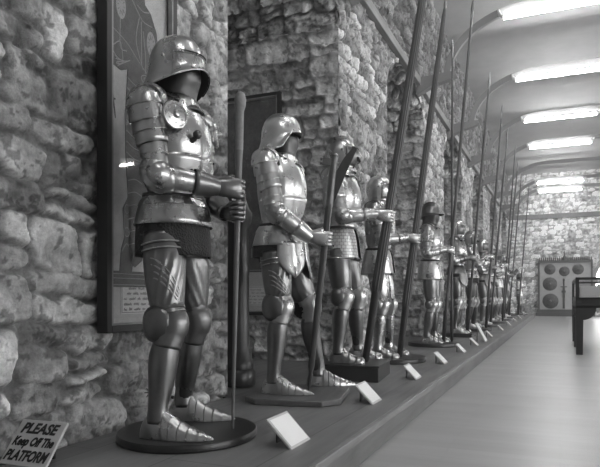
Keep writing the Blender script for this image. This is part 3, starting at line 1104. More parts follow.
Z0 = 0.0
sm = StoneMesh()
prev = -1.0
for i, (a, b) in enumerate(OPEN + [(YB, None)]):
    st = (.009, .013, .02, .03, .035, .04, .04)[i]
    y0 = prev
    if i == 0:
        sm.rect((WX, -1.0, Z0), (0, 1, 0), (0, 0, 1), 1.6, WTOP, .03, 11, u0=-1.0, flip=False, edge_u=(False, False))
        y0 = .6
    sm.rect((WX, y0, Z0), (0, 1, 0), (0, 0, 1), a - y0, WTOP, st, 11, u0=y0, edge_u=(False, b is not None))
    if b is None:
        break
    w = b - a
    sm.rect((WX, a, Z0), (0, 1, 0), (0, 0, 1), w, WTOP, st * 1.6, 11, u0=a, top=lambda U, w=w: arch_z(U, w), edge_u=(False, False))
    st2 = max(st * 1.3, .014)
    # far reveal (faces the camera), near reveal, soffit, back of the recess
    sm.rect((WX, b, Z0), (-1, 0, 0), (0, 0, 1), RDEP, SPRING + .02, st2, 23 + i, u0=3.3 * i, edge_u=(True, False), hmin=.10, hmax=.26)
    sm.rect((WX - RDEP, a, Z0), (1, 0, 0), (0, 0, 1), RDEP, SPRING + .02, max(st2, .03), 43 + i, edge_u=(False, True))
    n1, n2 = max(24, int(2.6 / st2)), max(10, int(RDEP / st2))
    tt, dd = np.meshgrid(np.linspace(0, 1, n1), np.linspace(0, RDEP, n2), indexing='ij')
    ang = PI * (1 - tt)
    yy = a + w * (.5 + .5 * np.cos(ang)); zz = arch_z(yy - a, w)
    pos = np.stack([WX - dd, yy, zz], -1)
    nr = np.stack([np.zeros_like(tt), -np.cos(ang) * .6, -np.sin(ang) - .15], -1)
    nr /= np.linalg.norm(nr, axis=-1, keepdims=True)
    sm.patch(pos, -nr * -1.0, dd, tt * 2.6, 63 + i, depth=.12, edge_u=(True, False))
    sm.rect((WX - RDEP, a, Z0), (0, 1, 0), (0, 0, 1), w, SPRING + RISE + .1, .045, 83 + i, edge_u=(False, False))
    prev = b
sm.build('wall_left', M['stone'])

sb = StoneMesh()
WIN0, WIN1, WSP = 1.32, 2.72, 1.5
wr = (WIN1 - WIN0) / 2
def win_top(U):
    return WSP + np.sqrt(np.clip(wr * wr - (U - wr) ** 2, 0, None))
kw = dict(edge_u=(False, False), hmin=.12, hmax=.24, wmin=.16, wmax=.4)
sb.rect((WX - .3, YB, 0), (1, 0, 0), (0, 0, 1), WIN0 - WX + .3, WTOP, .035, 101, **kw)
sb.rect((WIN0, YB, 0), (1, 0, 0), (0, 0, 1), WIN1 - WIN0, .9, .035, 101, u0=WIN0 - WX + .3, **kw)
sb.rect((WIN0, YB, 0), (1, 0, 0), (0, 0, 1), WIN1 - WIN0, WTOP, .035, 101, u0=WIN0 - WX + .3, top=win_top, **kw)
sb.rect((WIN1, YB, 0), (1, 0, 0), (0, 0, 1), XR - WIN1 + .2, WTOP, .06, 101, u0=WIN1 - WX + .3, **kw)
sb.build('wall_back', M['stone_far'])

def structure(mb, name, mat, **kw):
    o = mb.build(name, mat, **kw)
    o['kind'] = 'structure'
    return o

# back window: stone reveal, splayed arch ring, glazing with daylight behind
mb = MB()
pts_o, pts_i = [], []
prof = [(WIN0, .9)] + [(WIN0 + wr - wr * math.cos(PI * k / 16), WSP + wr * math.sin(PI * k / 16)) for k in range(17)] + [(WIN1, .9)]
mb.loft([[V((x, YB - .03, z)) for x, z in prof], [V((x, YB + .45, z)) for x, z in prof]], False)
out = [(WIN0 + wr + (x - WIN0 - wr) * 1.22, .9 if z <= .9 else WSP + (z - WSP) * 1.22) for x, z in prof]
mb.loft([[V((x, YB - .05, z)) for x, z in out], [V((x, YB - .06, z)) for x, z in prof]], False)
mb.box((WIN0 - .1, YB - .08, .84), (WIN1 + .1, YB + .45, .9))
wb = structure(mb, 'window_fill_1', M['upper'], angle=30)
mb = MB(); mb.prism([(x, z) for x, z in prof], 0, .02, Matrix.Translation((0, YB + .42, 0)) @ Matrix.Rotation(PI / 2, 4, 'X'))
mb.build('pane', M['sky_fill_pane'], wb)
mb = MB()
for x in (WIN0 + .47, WIN0 + .93):
    mb.box((x - .012, YB + .37, .9), (x + .012, YB + .395, WSP + wr * .92))
for z in (1.2, 1.5, 1.8):
    mb.box((WIN0, YB + .37, z - .01), (WIN1, YB + .395, z + .01))
mb.build('glazing_bar', M['black_wood'], wb)

# right wall with tall out-of-view windows, added to fill the hall with light
mb = MB()
ys = [-4.0]
WZ0, WZ1 = 1.15, 3.6
for c in (-1.5, 1.6, 4.6, 8.6, 12.6, 20.5, 24.2):
    ys += [c - .85, c + .85]
ys.append(YB)
for k in range(0, len(ys), 2):
    mb.box((XR, ys[k], 0), (XR + .4, ys[k + 1], WTOP))
for k in range(1, len(ys) - 1, 2):
    mb.box((XR, ys[k], 0), (XR + .4, ys[k + 1], WZ0))
    mb.box((XR, ys[k], WZ1), (XR + .4, ys[k + 1], WTOP))
structure(mb, 'wall_right', M['upper'])
for i, k in enumerate(range(1, len(ys) - 1, 2)):
    y0, y1 = ys[k], ys[k + 1]
    mb = MB()
    for y in (y0, (y0 + y1) / 2 - .02, y1 - .05):
        mb.box((XR + .18, y, WZ0), (XR + .23, y + .05, WZ1))
    for z in (WZ0, 1.95, 2.75, WZ1 - .05):
        mb.box((XR + .18, y0, z), (XR + .23, y1, z + .05))
    w = structure(mb, 'window_fill_%d' % (i + 2), M['fitting'])  # added for fill light, out of view
    mb = MB(); mb.box((XR + .25, y0, WZ0), (XR + .27, y1, WZ1))
    mb.build('pane', M['sky_fill_pane'], w)

mb = MB(); mb.box((WX - 1.6, YF - .2, 0), (XR + .4, YF, WTOP)); structure(mb, 'wall_front', M['upper'])
mb = MB(); mb.box((WX - .3, YF, 0), (WX, -.9, WTOP)); structure(mb, 'wall_left.001', M['upper'])
mb = MB(); mb.box((EDGE - .05, YF, -.1), (XR + .4, YB + .5, 0)); structure(mb, 'floor', M['floor'])
mb = MB(); mb.box((WX - 1.7, YF, -.1), (EDGE - .05, YB + .5, -.002)); structure(mb, 'floor.001', M['deck'])
for i, (a, b) in enumerate(OPEN):
    mb = MB(); mb.box((WX - RDEP - .05, a - .05, -.002), (WX + .03, b + .05, .158))
    structure(mb, 'floor.%03d' % (i + 2), M['deck'])

# ceiling: flat middle with coved sides; ribs spring from corbels
mb = MB(); mb.box((WX - .2, YF - .1, ZC), (XR + .4, YB + .5, ZC + .15)); structure(mb, 'ceiling', M['plaster'])
LAMPS = [.9, 3.45, 5.95, 9.15, 11.9, 14.8, 17.5, 23.2, 25.05]
RIBS = [y + .06 for y in (.9, 3.45, 5.95, 9.15, 11.9, 14.8, 17.5, 20.3, 23.2, 25.05)]
for i, y in enumerate(RIBS):
    mb = MB()
    path = [(WX + .5 + 1.15 * (1 - math.cos(t)), 4.12 + .84 * math.sin(t)) for t in [PI / 2 * k / 14 for k in range(15)]]
    path += [(XR - .5 - 1.15 * (1 - math.cos(t)), 4.12 + .84 * math.sin(t)) for t in [PI / 2 * (1 - k / 14) for k in range(15)]]
    rings = []
    for k, (x, z) in enumerate(path):
        x2, z2 = path[min(k + 1, len(path) - 1)]; x1, z1 = path[max(k - 1, 0)]
        d = V((x2 - x1, 0, z2 - z1)).normalized(); nr = V((-d.z, 0, d.x))
        c = V((x, y, z))
        rings.append([c + V((0, -.035, 0)), c + V((0, .035, 0)), c + nr * .10 + V((0, .045, 0)), c + nr * .10 + V((0, -.045, 0))])
    mb.loft(rings, True, True, True)
    for xs, s in ((WX, 1), (XR, -1)):
        q = [(xs, 3.9), (xs + s * .25, 4.02), (xs + s * .5, 4.08), (xs + s * .6, 4.12), (xs + s * .58, 4.19), (xs, 4.16)]
        mb.prism(q, -.07, .07, Matrix.Translation((0, y, 0)) @ Matrix.Rotation(PI / 2, 4, 'X'))
    structure(mb, 'trim_%d' % (i + 10), M['rib'])
mb = MB(); mb.box((WX - .01, -1.0, ZR - .06), (WX + .07, YB - .05, ZR + .06)); structure(mb, 'trim_1', M['rail'], bevel=.008)
mb = MB(); mb.box((WX, YB - .1, ZR - .09), (XR, YB + .01, ZR + .05)); mb.box((WX, YB - .14, ZR + .05), (XR, YB + .01, ZR + .09)); structure(mb, 'trim_2', M['rail'])

# ------------------------------------------------------------------ platform
plat = empty('platform', ((WX + EDGE) / 2, 11, 0))
tag(plat, 'long low dark wooden platform along the stone wall carrying the suits of armour', 'platform')
def local(mb, o):
    l = o.location
    mb.v = [(x - l.x, y - l.y, z - l.z) for x, y, z in mb.v]
    return mb
PY0, PY1 = -.9, 24.2
mb = MB(); mb.box((WX + .045, PY0, DECK - .035), (EDGE - .012, PY1, DECK)); local(mb, plat).build('deck', M['deck'], plat, bevel=.006)
mb = MB(); mb.box((EDGE - .055, PY0, 0.0), (EDGE - .025, PY1, DECK - .035)); local(mb, plat).build('riser', M['riser'], plat)
mb = MB(); mb.box((EDGE - .012, PY0, DECK - .036), (EDGE + .006, PY1, DECK + .001)); local(mb, plat).build('nosing', M['rail'], plat, bevel=.004)
mb = MB(); mb.box((WX + .05, PY1 - .05, 0.0), (EDGE - .055, PY1 - .01, DECK - .035)); local(mb, plat).build('end_board', M['riser'], plat)

# ------------------------------------------------------------------ bases the suits stand on
def disc_base(x, y, rx, ry, h, label, mat='black_wood', rz=0, z=DECK + .001):
    mb = MB()
    prof = [(.0, 0.0), (.985, 0), (1.0, .006), (1.0, h - .008), (.985, h), (.0, h)]
    rings = []
    for r, zz in prof[1:-1]:
        rings.append([V((r * rx * math.cos(2 * PI * j / 56), r * ry * math.sin(2 * PI * j / 56), zz)) for j in range(56)])
    mb.loft(rings, True, True, True)
    o = mb.build('display_stand', M[mat]); o.location = (x, y, z); o.rotation_euler.z = rz
    return tag(o, label, 'stand', 'bases under the suits of armour')

def box_base(x, y, lx, ly, h, label, mat='box_wood', rz=0):
    e = empty('display_stand', (x, y, DECK + .001), rz)
    tag(e, label, 'stand', 'bases under the suits of armour')
    mb = MB(); mb.box((-lx / 2, -ly / 2, 0), (lx / 2, ly / 2, h - .015)); mb.build('plinth_box', M[mat], e, bevel=.004)
    mb = MB(); mb.box((-lx / 2 - .008, -ly / 2 - .008, h - .015), (lx / 2 + .008, ly / 2 + .008, h)); mb.build('top_board', M[mat], e, bevel=.004)
    return e

def oct_base(x, y, lx, ly, h, label, mat, rz=0):
    c = .32
    poly = [(-lx, -ly * (1 - c)), (-lx * (1 - c), -ly), (lx * (1 - c), -ly), (lx, -ly * (1 - c)), (lx, ly * (1 - c)), (lx * (1 - c), ly), (-lx * (1 - c), ly), (-lx, ly * (1 - c))]
    mb = MB(); mb.prism(poly, 0, h); o = mb.build('display_stand', M[mat], bevel=.006)
    o.location = (x, y, DECK + .001); o.rotation_euler.z = rz
    return tag(o, label, 'stand', 'bases under the suits of armour')

R = math.radians
B1 = .035
disc_base(-1.59, 2.36, .315, .335, B1, 'round black base under the nearest suit of armour')
oct_base(-1.545, 3.55, .30, .33, B1, 'eight-sided brown wooden base under the second suit of armour', 'base_wood', R(12))
box_base(-1.53, 4.62, .50, .56, .125, 'tall dark box base under the suit with the beaked helmet', rz=R(6))
disc_base(-1.56, 5.92, .34, .36, .045, 'round black base under the suit behind the tall box base')

# ------------------------------------------------------------------ suits of armour
SUITS = {}
HANG = ((.02, .285, .80), (1, .1, -.25), .02)
G = 'suits of armour on the platform'
def Z(h): return DECK + h

s1 = dict(n=30, half=.188, helm='sallet', metal='steel', mats=dict(bright='steel', knee='dull', leg='dull', foot='steel', dark='black_steel', hand='dull', skirt='steel'), right_foot=(.05, -.19, 6), left_foot=(-.05, .165, 16),
          right=((-1.378, 2.44, 1.315), (.04, 0, 1.54), .016), world_right=True, left=((-1.376, 2.44, 1.215), (.04, 0, 1.54), .015), world_left=True, mail_skirt=.765, turn=4, hoops=2, fauld='hoops', besagews=True, flutes=.09, rivets=True,
          knee_wing=.068, spur=True, toe='point', plackart=True, cuff=.06, under='lining')
o = make_suit((-1.665, 2.35, Z(B1)), R(2), s1)
tag(o, 'nearest suit of armour, full-brimmed sallet helmet, mail skirt, standing on the round black base', 'suit of armour', G)
s2 = dict(n=28, helm='open_sallet', metal='bright', mats=dict(leg='dull', dark='black_steel', bright='steel', foot='steel'), knee=.525, turn=26, right_foot=(.03, -.15, 4), left_foot=(.17, .25, 22),
          right=((-1.365, 3.56, 1.185), (.15, -.06, 1), .02), world_right=True, left=HANG, mail_skirt=.83, hoops=2, tassets=True, flutes=.07, rip=.02, rivets=True, toe='point',
          knee_wing=.075, plackart=True, cuff=.055)
o = make_suit((-1.70, 3.58, Z(B1)), R(2), s2)
tag(o, 'suit of armour with pointed thigh plates and open-faced helmet on the eight-sided base', 'suit of armour', G)
s3 = dict(n=26, helm='close', metal='bright', mats=dict(leg='dull', visor='dull', dark='steel', bright='steel', helm='steel', foot='steel', skirt='etched'), knee=.5, turn=26, right_foot=(.03, -.14, 4), left_foot=(.09, .22, 14),
          right=((-1.25, 4.62, 1.45), (.16, 0, 1), .033), world_right=True, left=HANG, fauld='tonlet', toe='broad', knee_wing=.06, rivets=True, cuff=.05, pauldron_steps=(.3, .42, .54, .66, .78, .9), hint_right=V((-.1, -.25, -1)))
o = make_suit((-1.65, 4.62, Z(.125)), R(4), s3)
tag(o, 'suit of armour with beaked visor and scaled skirt standing on the tall dark box', 'suit of armour', G)
s4 = dict(n=22, helm='armet', metal='steel', mats=dict(leg='steel', visor='steel', dark='steel', skirt='bright', helm='bright'), knee=.5, turn=15, right_foot=(.03, -.14, 4), left_foot=(.07, .19, 12),
          right=((-1.325, 5.93, 1.39), (.13, 0, 1), .032), world_right=True, left=HANG, fauld='tonlet', toe='broad', knee_wing=.055, cuff=.05, hint_right=V((-.1, -.35, -1)))
o = make_suit((-1.69, 5.88, Z(.045)), R(4), s4)
tag(o, 'suit of armour with round visored helmet just beyond the one on the tall box', 'suit of armour', G)
lg = ((.27, -.06, 1.15), (.085, 0, 1), .022)
s5 = dict(n=18, helm='burgonet', brim=.3, metal='steel', mats=dict(helm='dull', dark='black_steel', skirt='bright', chest='bright', leg='dull'), right_foot=(-.02, -.13, 0), left_foot=(.04, .14, 10),
          right=lg, left=HANG, fauld='tonlet', toe='broad', cuff=.05)
o5 = make_suit((-1.58, 7.95, Z(.045)), R(6), s5)
tag(o5, 'fifth suit of armour from the keep-off sign, with a dark wide-brimmed helmet', 'suit of armour', G)
s6 = dict(n=16, helm='armet', metal='dull', mats=dict(helm='bright', chest='steel', skirt='dull', leg='dull', bright='bright'), right_foot=(.0, -.13, 0), left_foot=(.02, .14, 8),
          right=lg, left=HANG, fauld='hoops', tassets=True, toe='broad', cuff=.055)
o6 = make_suit((-1.55, 9.93, Z(.06)), R(4), s6)
tag(o6, 'sixth suit of armour from the keep-off sign, pale rounded helmet over dull plates', 'suit of armour', G)
s7 = dict(n=16, helm='close', metal='steel', mats=dict(helm='steel', chest='bright', visor='dull', skirt='steel', leg='black_steel', dark='steel'), right_foot=(-.03, -.14, 0), left_foot=(.05, .14, 8),
          right=((.36, .05, 1.28), (.07, 0, 1), .02), left=HANG, fauld='hoops', mail_skirt=.82, toe='broad')
o7 = make_suit((-1.56, 11.7, Z(.05)), R(3), s7)
tag(o7, 'seventh suit of armour from the keep-off sign, dark leg plates under a bright breastplate', 'suit of armour', G)
names = ['eighth', 'ninth', 'tenth', 'eleventh']
for k, (src, y, rz) in enumerate(((o6, 13.4, 8), (o7, 15.1, 0), (o5, 16.8, 4), (o6, 18.5, 2))):
    c = copy_tree(src)
    c.location = (-1.55, y, Z(.05)); c.rotation_euler.z = R(rz)
    tag(c, '%s suit of armour from the keep-off sign, far along the platform' % names[k])
s12 = dict(n=14, helm='burgonet', brim=.12, metal='black_steel', mats=dict(helm='black_steel', dark='black_steel', hand='bright', plate='black_steel', skirt='black_steel', leg='black_steel'), right_foot=(-.02, -.13, 0), left_foot=(.04, .14, 10),
           right=((.48, .0, 1.42), (.08, 0, 1), .02), left=HANG, fauld='hoops', toe='broad')
o12 = make_suit((-1.60, 20.2, Z(.05)), R(0), s12)
tag(o12, 'blackened suit of armour near the far end with its arm stretched out to a pike', 'suit of armour', G)
c = copy_tree(o5); c.location = (-1.30, 22.0, Z(.03)); c.rotation_euler.z = R(-10); c.scale = (.80, .80, .80)
tag(c, 'smaller suit of armour last in the row, at the far end of the platform', 'suit of armour', G)

disc_base(-1.53, 7.95, .33, .34, .045, 'round dark base under the suit with the wide-brimmed helmet')
box_base(-1.50, 9.93, .46, .5, .06, 'low dark box base under the sixth suit of armour')
for k, y in enumerate((11.7, 13.4, 15.1, 16.8, 18.5, 20.2)):
    disc_base(-1.50, y, .33, .33, .05, 'round dark base under the %s suit of armour from the keep-off sign' % ('seventh', 'eighth', 'ninth', 'tenth', 'eleventh', 'twelfth')[k])
disc_base(-1.27, 22.0, .26, .26, .03, 'small round base under the last and smallest suit of armour')

# ------------------------------------------------------------------ staff, poleaxe, lances, pikes
e, L = place_axis('staff', (-1.40, 2.44, Z(B1)), (-1.358, 2.44, 1.765))
tag(e, 'slim wooden staff with pale knobbed top held by the nearest suit of armour', 'staff')
mb = MB(); mb.lathe([(.006, 0), (.0075, .1), (.0105, .5), (.014, .95), (.0165, 1.25), (.018, L - .26)], 16); mb.build('shaft', M['pale_shaft'], e)
mb = MB(); mb.lathe([(.019, L - .27), (.019, L - .09), (.026, L - .065), (.028, L - .035), (.02, L - .008), (.008, L)], 18); mb.build('ferrule', M['rail'], e)

e, L = place_axis('poleaxe', (-1.505, 3.615, Z(B1)), (-1.297, 3.535, 1.70))
tag(e, 'dark poleaxe with hammer head held upright by the second suit of armour', 'poleaxe')
mb = MB()
mb.lathe([(.004, 0), (.011, .05), (.013, .12), (.02, .16), (.022, .8), (.022, L - .12)], 14); mb.build('shaft', M['shaft'], e)
mb = MB()
mb.lathe([(.024, L - .32), (.026, L - .3), (.026, L - .02), (.03, L), (.012, L + .015)], 12)
for s in (-1, 1):
    mb.box((-.004, s * .022 - .003, L - .55), (.016, s * .022 + .003, L - .3))
# square toothed hammer on one side, axe blade on the other
mb.box((-.07, -.02, L - .065), (-.015, .02, L - .02))
for i in (-1, 1):
    for j in (-1, 1):
        mb.box((-.085, i * .012 - .007, L - .043 + j * .013 - .007), (-.07, i * .012 + .007, L - .043 + j * .013 + .007))
mb.build('hammer_head', M['dull'], e, bevel=.002)
mb = MB()
mb.prism([(.012, L - .30), (.03, L - .29), (.085, L - .10), (.135, L + .05), (.115, L + .07), (.06, L - .01), (.02, L - .10)], -.006, .006, Matrix.Rotation(PI / 2, 4, 'X'))
mb.build('axe_blade', M['iron'], e)

lance((-1.437, 4.63, Z(.125)), (-.81, 4.63, 4.12), 'thick fluted lance leaning from the tall dark box base', .034, .62)
lance((-1.475, 5.9, Z(.045)), (-1.035, 5.97, 3.66), 'fluted lance rising from the round base beyond the tall box', .034, .55, 'shaft')
def hold(suit, y_off, top_z, label, src=None, lean=.085, r=.021, slv=True, right=(.27, -.06, 1.15)):
    m = suit.matrix_world if False else Matrix.LocRotScale(suit.location, suit.rotation_euler, suit.scale)
    gpt = m @ V(right)
    d = (m.to_3x3() @ V((lean, 0, 1))).normalized()
    base_z = suit.location.z
    b = gpt - d * ((gpt.z - base_z) / d.z)
    t = gpt + d * ((top_z - gpt.z) / d.z)
    return pike(b, t, label, r)
hold(o5, 0, 4.45, 'long thin pike in the hand of the suit with the wide-brimmed helmet')
pike((-1.32, 8.12, Z(.045)), (-1.315, 8.14, 4.05), 'thin upright pike beside the wide-brimmed suit of armour, the more vertical one', .017)
hold(o6, 0, 4.15, 'pike held by the sixth suit of armour from the keep-off sign', lean=.085)
hold(o7, 0, 4.2, 'pike held by the seventh suit of armour, with dark leg plates', lean=.07, right=(.36, .05, 1.28))
kids = [x for x in bpy.data.objects if x.name.startswith('suit_of_armour') and 13 < x.location.y < 19 and x.parent is None]
kids.sort(key=lambda x: x.location.y)
for s_, nm in zip(kids, names):
    far7 = abs(s_.location.y - 15.1) < .1
    hold(s_, 0, 4.2, 'pike held by the %s suit of armour from the keep-off sign' % nm, lean=.07 if far7 else .085, right=(.36, .05, 1.28) if far7 else (.27, -.06, 1.15))
hold(o12, 0, 4.15, 'last pike in the row, held out by the blackened suit near the far end', lean=.08, right=(.48, 0, 1.42))

# ------------------------------------------------------------------ exhibit cards along the platform edge
def card(x, y, w, h, label, tilt=45, mat='card', rz=0):
    e = empty('exhibit_card', (x, y, DECK), rz)
    tag(e, label, 'exhibit card', 'exhibit cards along the platform edge')
    t = R(tilt)
    # board leans back towards the suits: bottom edge nearer the aisle
    mt = Matrix.Rotation(-t, 4, 'Y')   # local z of the board tips towards -x
    mb = MB(); mb.box((-.010, -w / 2, 0), (0, w / 2, h), mt); mb.build('card_board', M['ink' if mat == 'card_dark' else 'sign'], e, bevel=.002)
    mb = MB(); mb.box((.0006, -w / 2 + .012, .012), (.002, w / 2 - .012, h - .012), mt); mb.build('printed_card', M[mat], e)
    top = mt @ V((-.01, 0, h * .8))
    mb = MB(); mb.box((top.x - .012, -w * .1, 0), (top.x - .006, w * .1, top.z)); mb.build('prop', M['black_wood'], e)
    return e
cards = [(-1.045, 2.43, 0.21, 0.17), (-1.03, 3.58, 0.2, 0.16), (-1.025, 4.75, 0.19, 0.15), (-1.015, 5.93, 0.19, 0.15), (-1.01, 7.17, 0.19, 0.14), (-0.99, 8.2, 0.18, 0.14), (-0.99, 10.06, 0.18, 0.14), (-0.99, 12.06, 0.18, 0.14), (-0.99, 14.06, 0.18, 0.14), (-0.99, 16.06, 0.18, 0.14), (-0.99, 18.06, 0.18, 0.14)]
cn = ['first', 'second', 'third', 'fourth', 'fifth', 'sixth', 'seventh', 'eighth', 'ninth', 'tenth', 'eleventh']
cl = ['white card in front of the round black base, nearest of the edge cards', 'white card in front of the eight-sided wooden base', 'white card beside the tall dark box base']
for i, (x, y, w, h) in enumerate(cards):
    card(x, y, w, h, cl[i] if i < 3 else '%s small white card along the platform edge from the near end' % cn[i])
card(-.97, 9.0, .26, .30, 'tall white notice standing among the small edge cards', tilt=28)
card(-1.03, 20.6, .34, .24, 'dark notice at the far end of the platform edge', mat='card_dark', tilt=40)

# ------------------------------------------------------------------ keep-off sign
def text_mesh(name, body, size, mat, parent, loc, rot, shear=.25, off=.006, width=None):
    cu = bpy.data.curves.new(name, 'FONT')
    cu.body = body; cu.size = size; cu.shear = shear; cu.offset = off; cu.extrude = .0006
    cu.align_x = 'CENTER'; cu.align_y = 'CENTER'; cu.resolution_u = 4
    t = bpy.data.objects.new(name, cu); COL.objects.link(t)
    bpy.context.view_layer.update()
    dg = bpy.context.evaluated_depsgraph_get()
    me = bpy.data.meshes.new_from_object(t.evaluated_get(dg))
    bpy.data.objects.remove(t); bpy.data.curves.remove(cu)
    xs = [v.co.x for v in me.vertices]
    if width and xs:
        k = width / (max(xs) - min(xs)); c = (max(xs) + min(xs)) / 2
        for v in me.vertices:
            v.co.x = (v.co.x - c) * k
    me.materials.clear(); me.materials.append(mat)
    o = bpy.data.objects.new(name, me); COL.objects.link(o)
    o.parent = parent; o.location = loc; o.rotation_euler = rot
    return o

e = empty('warning_sign', (-1.90, 1.69, DECK), R(4))
tag(e, 'small slanted board reading please keep off the platform by the stone wall', 'sign')
TL = R(40)
W_, H_ = .225, .195
mt = Matrix.Rotation(-TL, 4, 'X')
mb = MB(); mb.box((-W_ / 2, 0, 0), (W_ / 2, .012, H_), mt); mb.build('board', M['sign'], e, bevel=.002)
mb = MB(); tp = mt @ V((0, .012, H_ * .85)); mb.box((-.05, tp.y + .002, 0), (.05, tp.y + .012, tp.z)); mb.build('prop', M['black_wood'], e)
for txt, z, sz, wd in (('PLEASE', .155, .062, .178), ('Keep Off The', .098, .052, .198), ('PLATFORM', .038, .06, .206)):
    p = mt @ V((0, -.0014, z))
    text_mesh('lettering', txt, sz, M['ink'], e, p, (PI / 2 - TL, 0, 0), .22, .0022, wd)

# ------------------------------------------------------------------ framed panels
def lines_mesh(strokes, r, place, parent, name, mat, seg=10):
    mb = MB()
    for st in strokes:
        pts = [V((p[0], p[1], 0)) for p in st]
        m = max(2, (len(pts) - 1) * seg) if len(pts) > 2 else 1
        rings = []
        for i in range(m + 1):
            c = cat(pts, i / m)
            d = (cat(pts, min(i / m + .01, 1)) - cat(pts, max(i / m - .01, 0)))
            d = d.normalized() if d.length > 1e-9 else V((1, 0, 0))
            s_ = V((-d.y, d.x, 0)) * r
            rings.append([c - s_, c - s_ * .4 + V((0, 0, .0012)), c + s_ * .4 + V((0, 0, .0012)), c + s_])
        mb.loft(rings, False)
    mb.v = [tuple(place @ V(p)) for p in mb.v]
    return mb.build(name, mat, parent)

def script_lines(w, rows, rh, seed):
    rr = random.Random(seed)
    out = []
    for k in range(rows):
        y = -k * rh
        x = -w / 2 + (rr.uniform(.02, .2) * w if k < 2 else 0)
        end = w / 2 - (rr.uniform(.02, .2) * w if k < 2 else 0)
        while x < end - .02:
            n = rr.randint(3, 7)
            pts = []
            for j in range(n * 2):
                pts.append((x + j * .0045, y + (rr.uniform(.2, .5) * rh if j % 2 else -rr.uniform(0, .12) * rh)))
            out.append(pts); x += n * 2 * .0045 + .012
    return out

def framed_panel(name, place, w, h, depth, label, fig, cardpos, fw=.035, black=True):
    """place: matrix with x across the panel, y up, z out of the wall; origin at lower left corner of the frame"""
    e = empty(name)
    e.matrix_world = place
    tag(e, label, 'picture')
    mb = MB()
    mb.box((0, 0, 0), (fw, h, depth)); mb.box((w - fw, 0, 0), (w, h, depth)); mb.box((fw, 0, 0), (w - fw, fw, depth)); mb.box((fw, h - fw, 0), (w - fw, h, depth))
    mb.build('frame', M['frame_black'], e, bevel=.003)
    mb = MB()
    i = fw; t = .010
    for a, b, c, d in ((i, i, i + t, h - i), (w - i - t, i, w - i, h - i), (i + t, i, w - i - t, i + t), (i + t, h - i - t, w - i - t, h - i)):
        mb.box((a, b, depth * .55), (c, d, depth * .98))
    mb.build('inner_moulding', M['frame'], e)
    mb = MB(); mb.box((fw, fw, .0), (w - fw, h - fw, .018)); mb.build('backing_board', M['oak'], e)
    if fig:
        fig(e, w, h)
    cx, cy, cw, ch = cardpos
    mb = MB(); mb.box((cx, cy, .0185), (cx + cw, cy + ch, .0205)); k = mb.build('caption_card', M['card'], e)
    L_ = script_lines(cw * .86, 5, ch * .17, 5)
    lines_mesh(L_, .0011, Matrix.Translation((cx + cw / 2, cy + ch * .80, .0206)), k, 'caption_writing', M['frame'], 4)
    rect = [[(cx + .008, cy + .008), (cx + cw - .008, cy + .008)], [(cx + .008, cy + ch - .008), (cx + cw - .008, cy + ch - .008)], [(cx + .008, cy + .008), (cx + .008, cy + ch - .008)], [(cx + cw - .008, cy + .008), (cx + cw - .008, cy + ch - .008)]]
    lines_mesh(rect, .0016, Matrix.Translation((0, 0, .0206)), k, 'caption_border', M['frame'], 1)
    mb = MB(); mb.box((fw, fw, depth * .5), (w - fw, h - fw, depth * .5 + .003)); mb.build('glass', M['glass'], e)
    return e

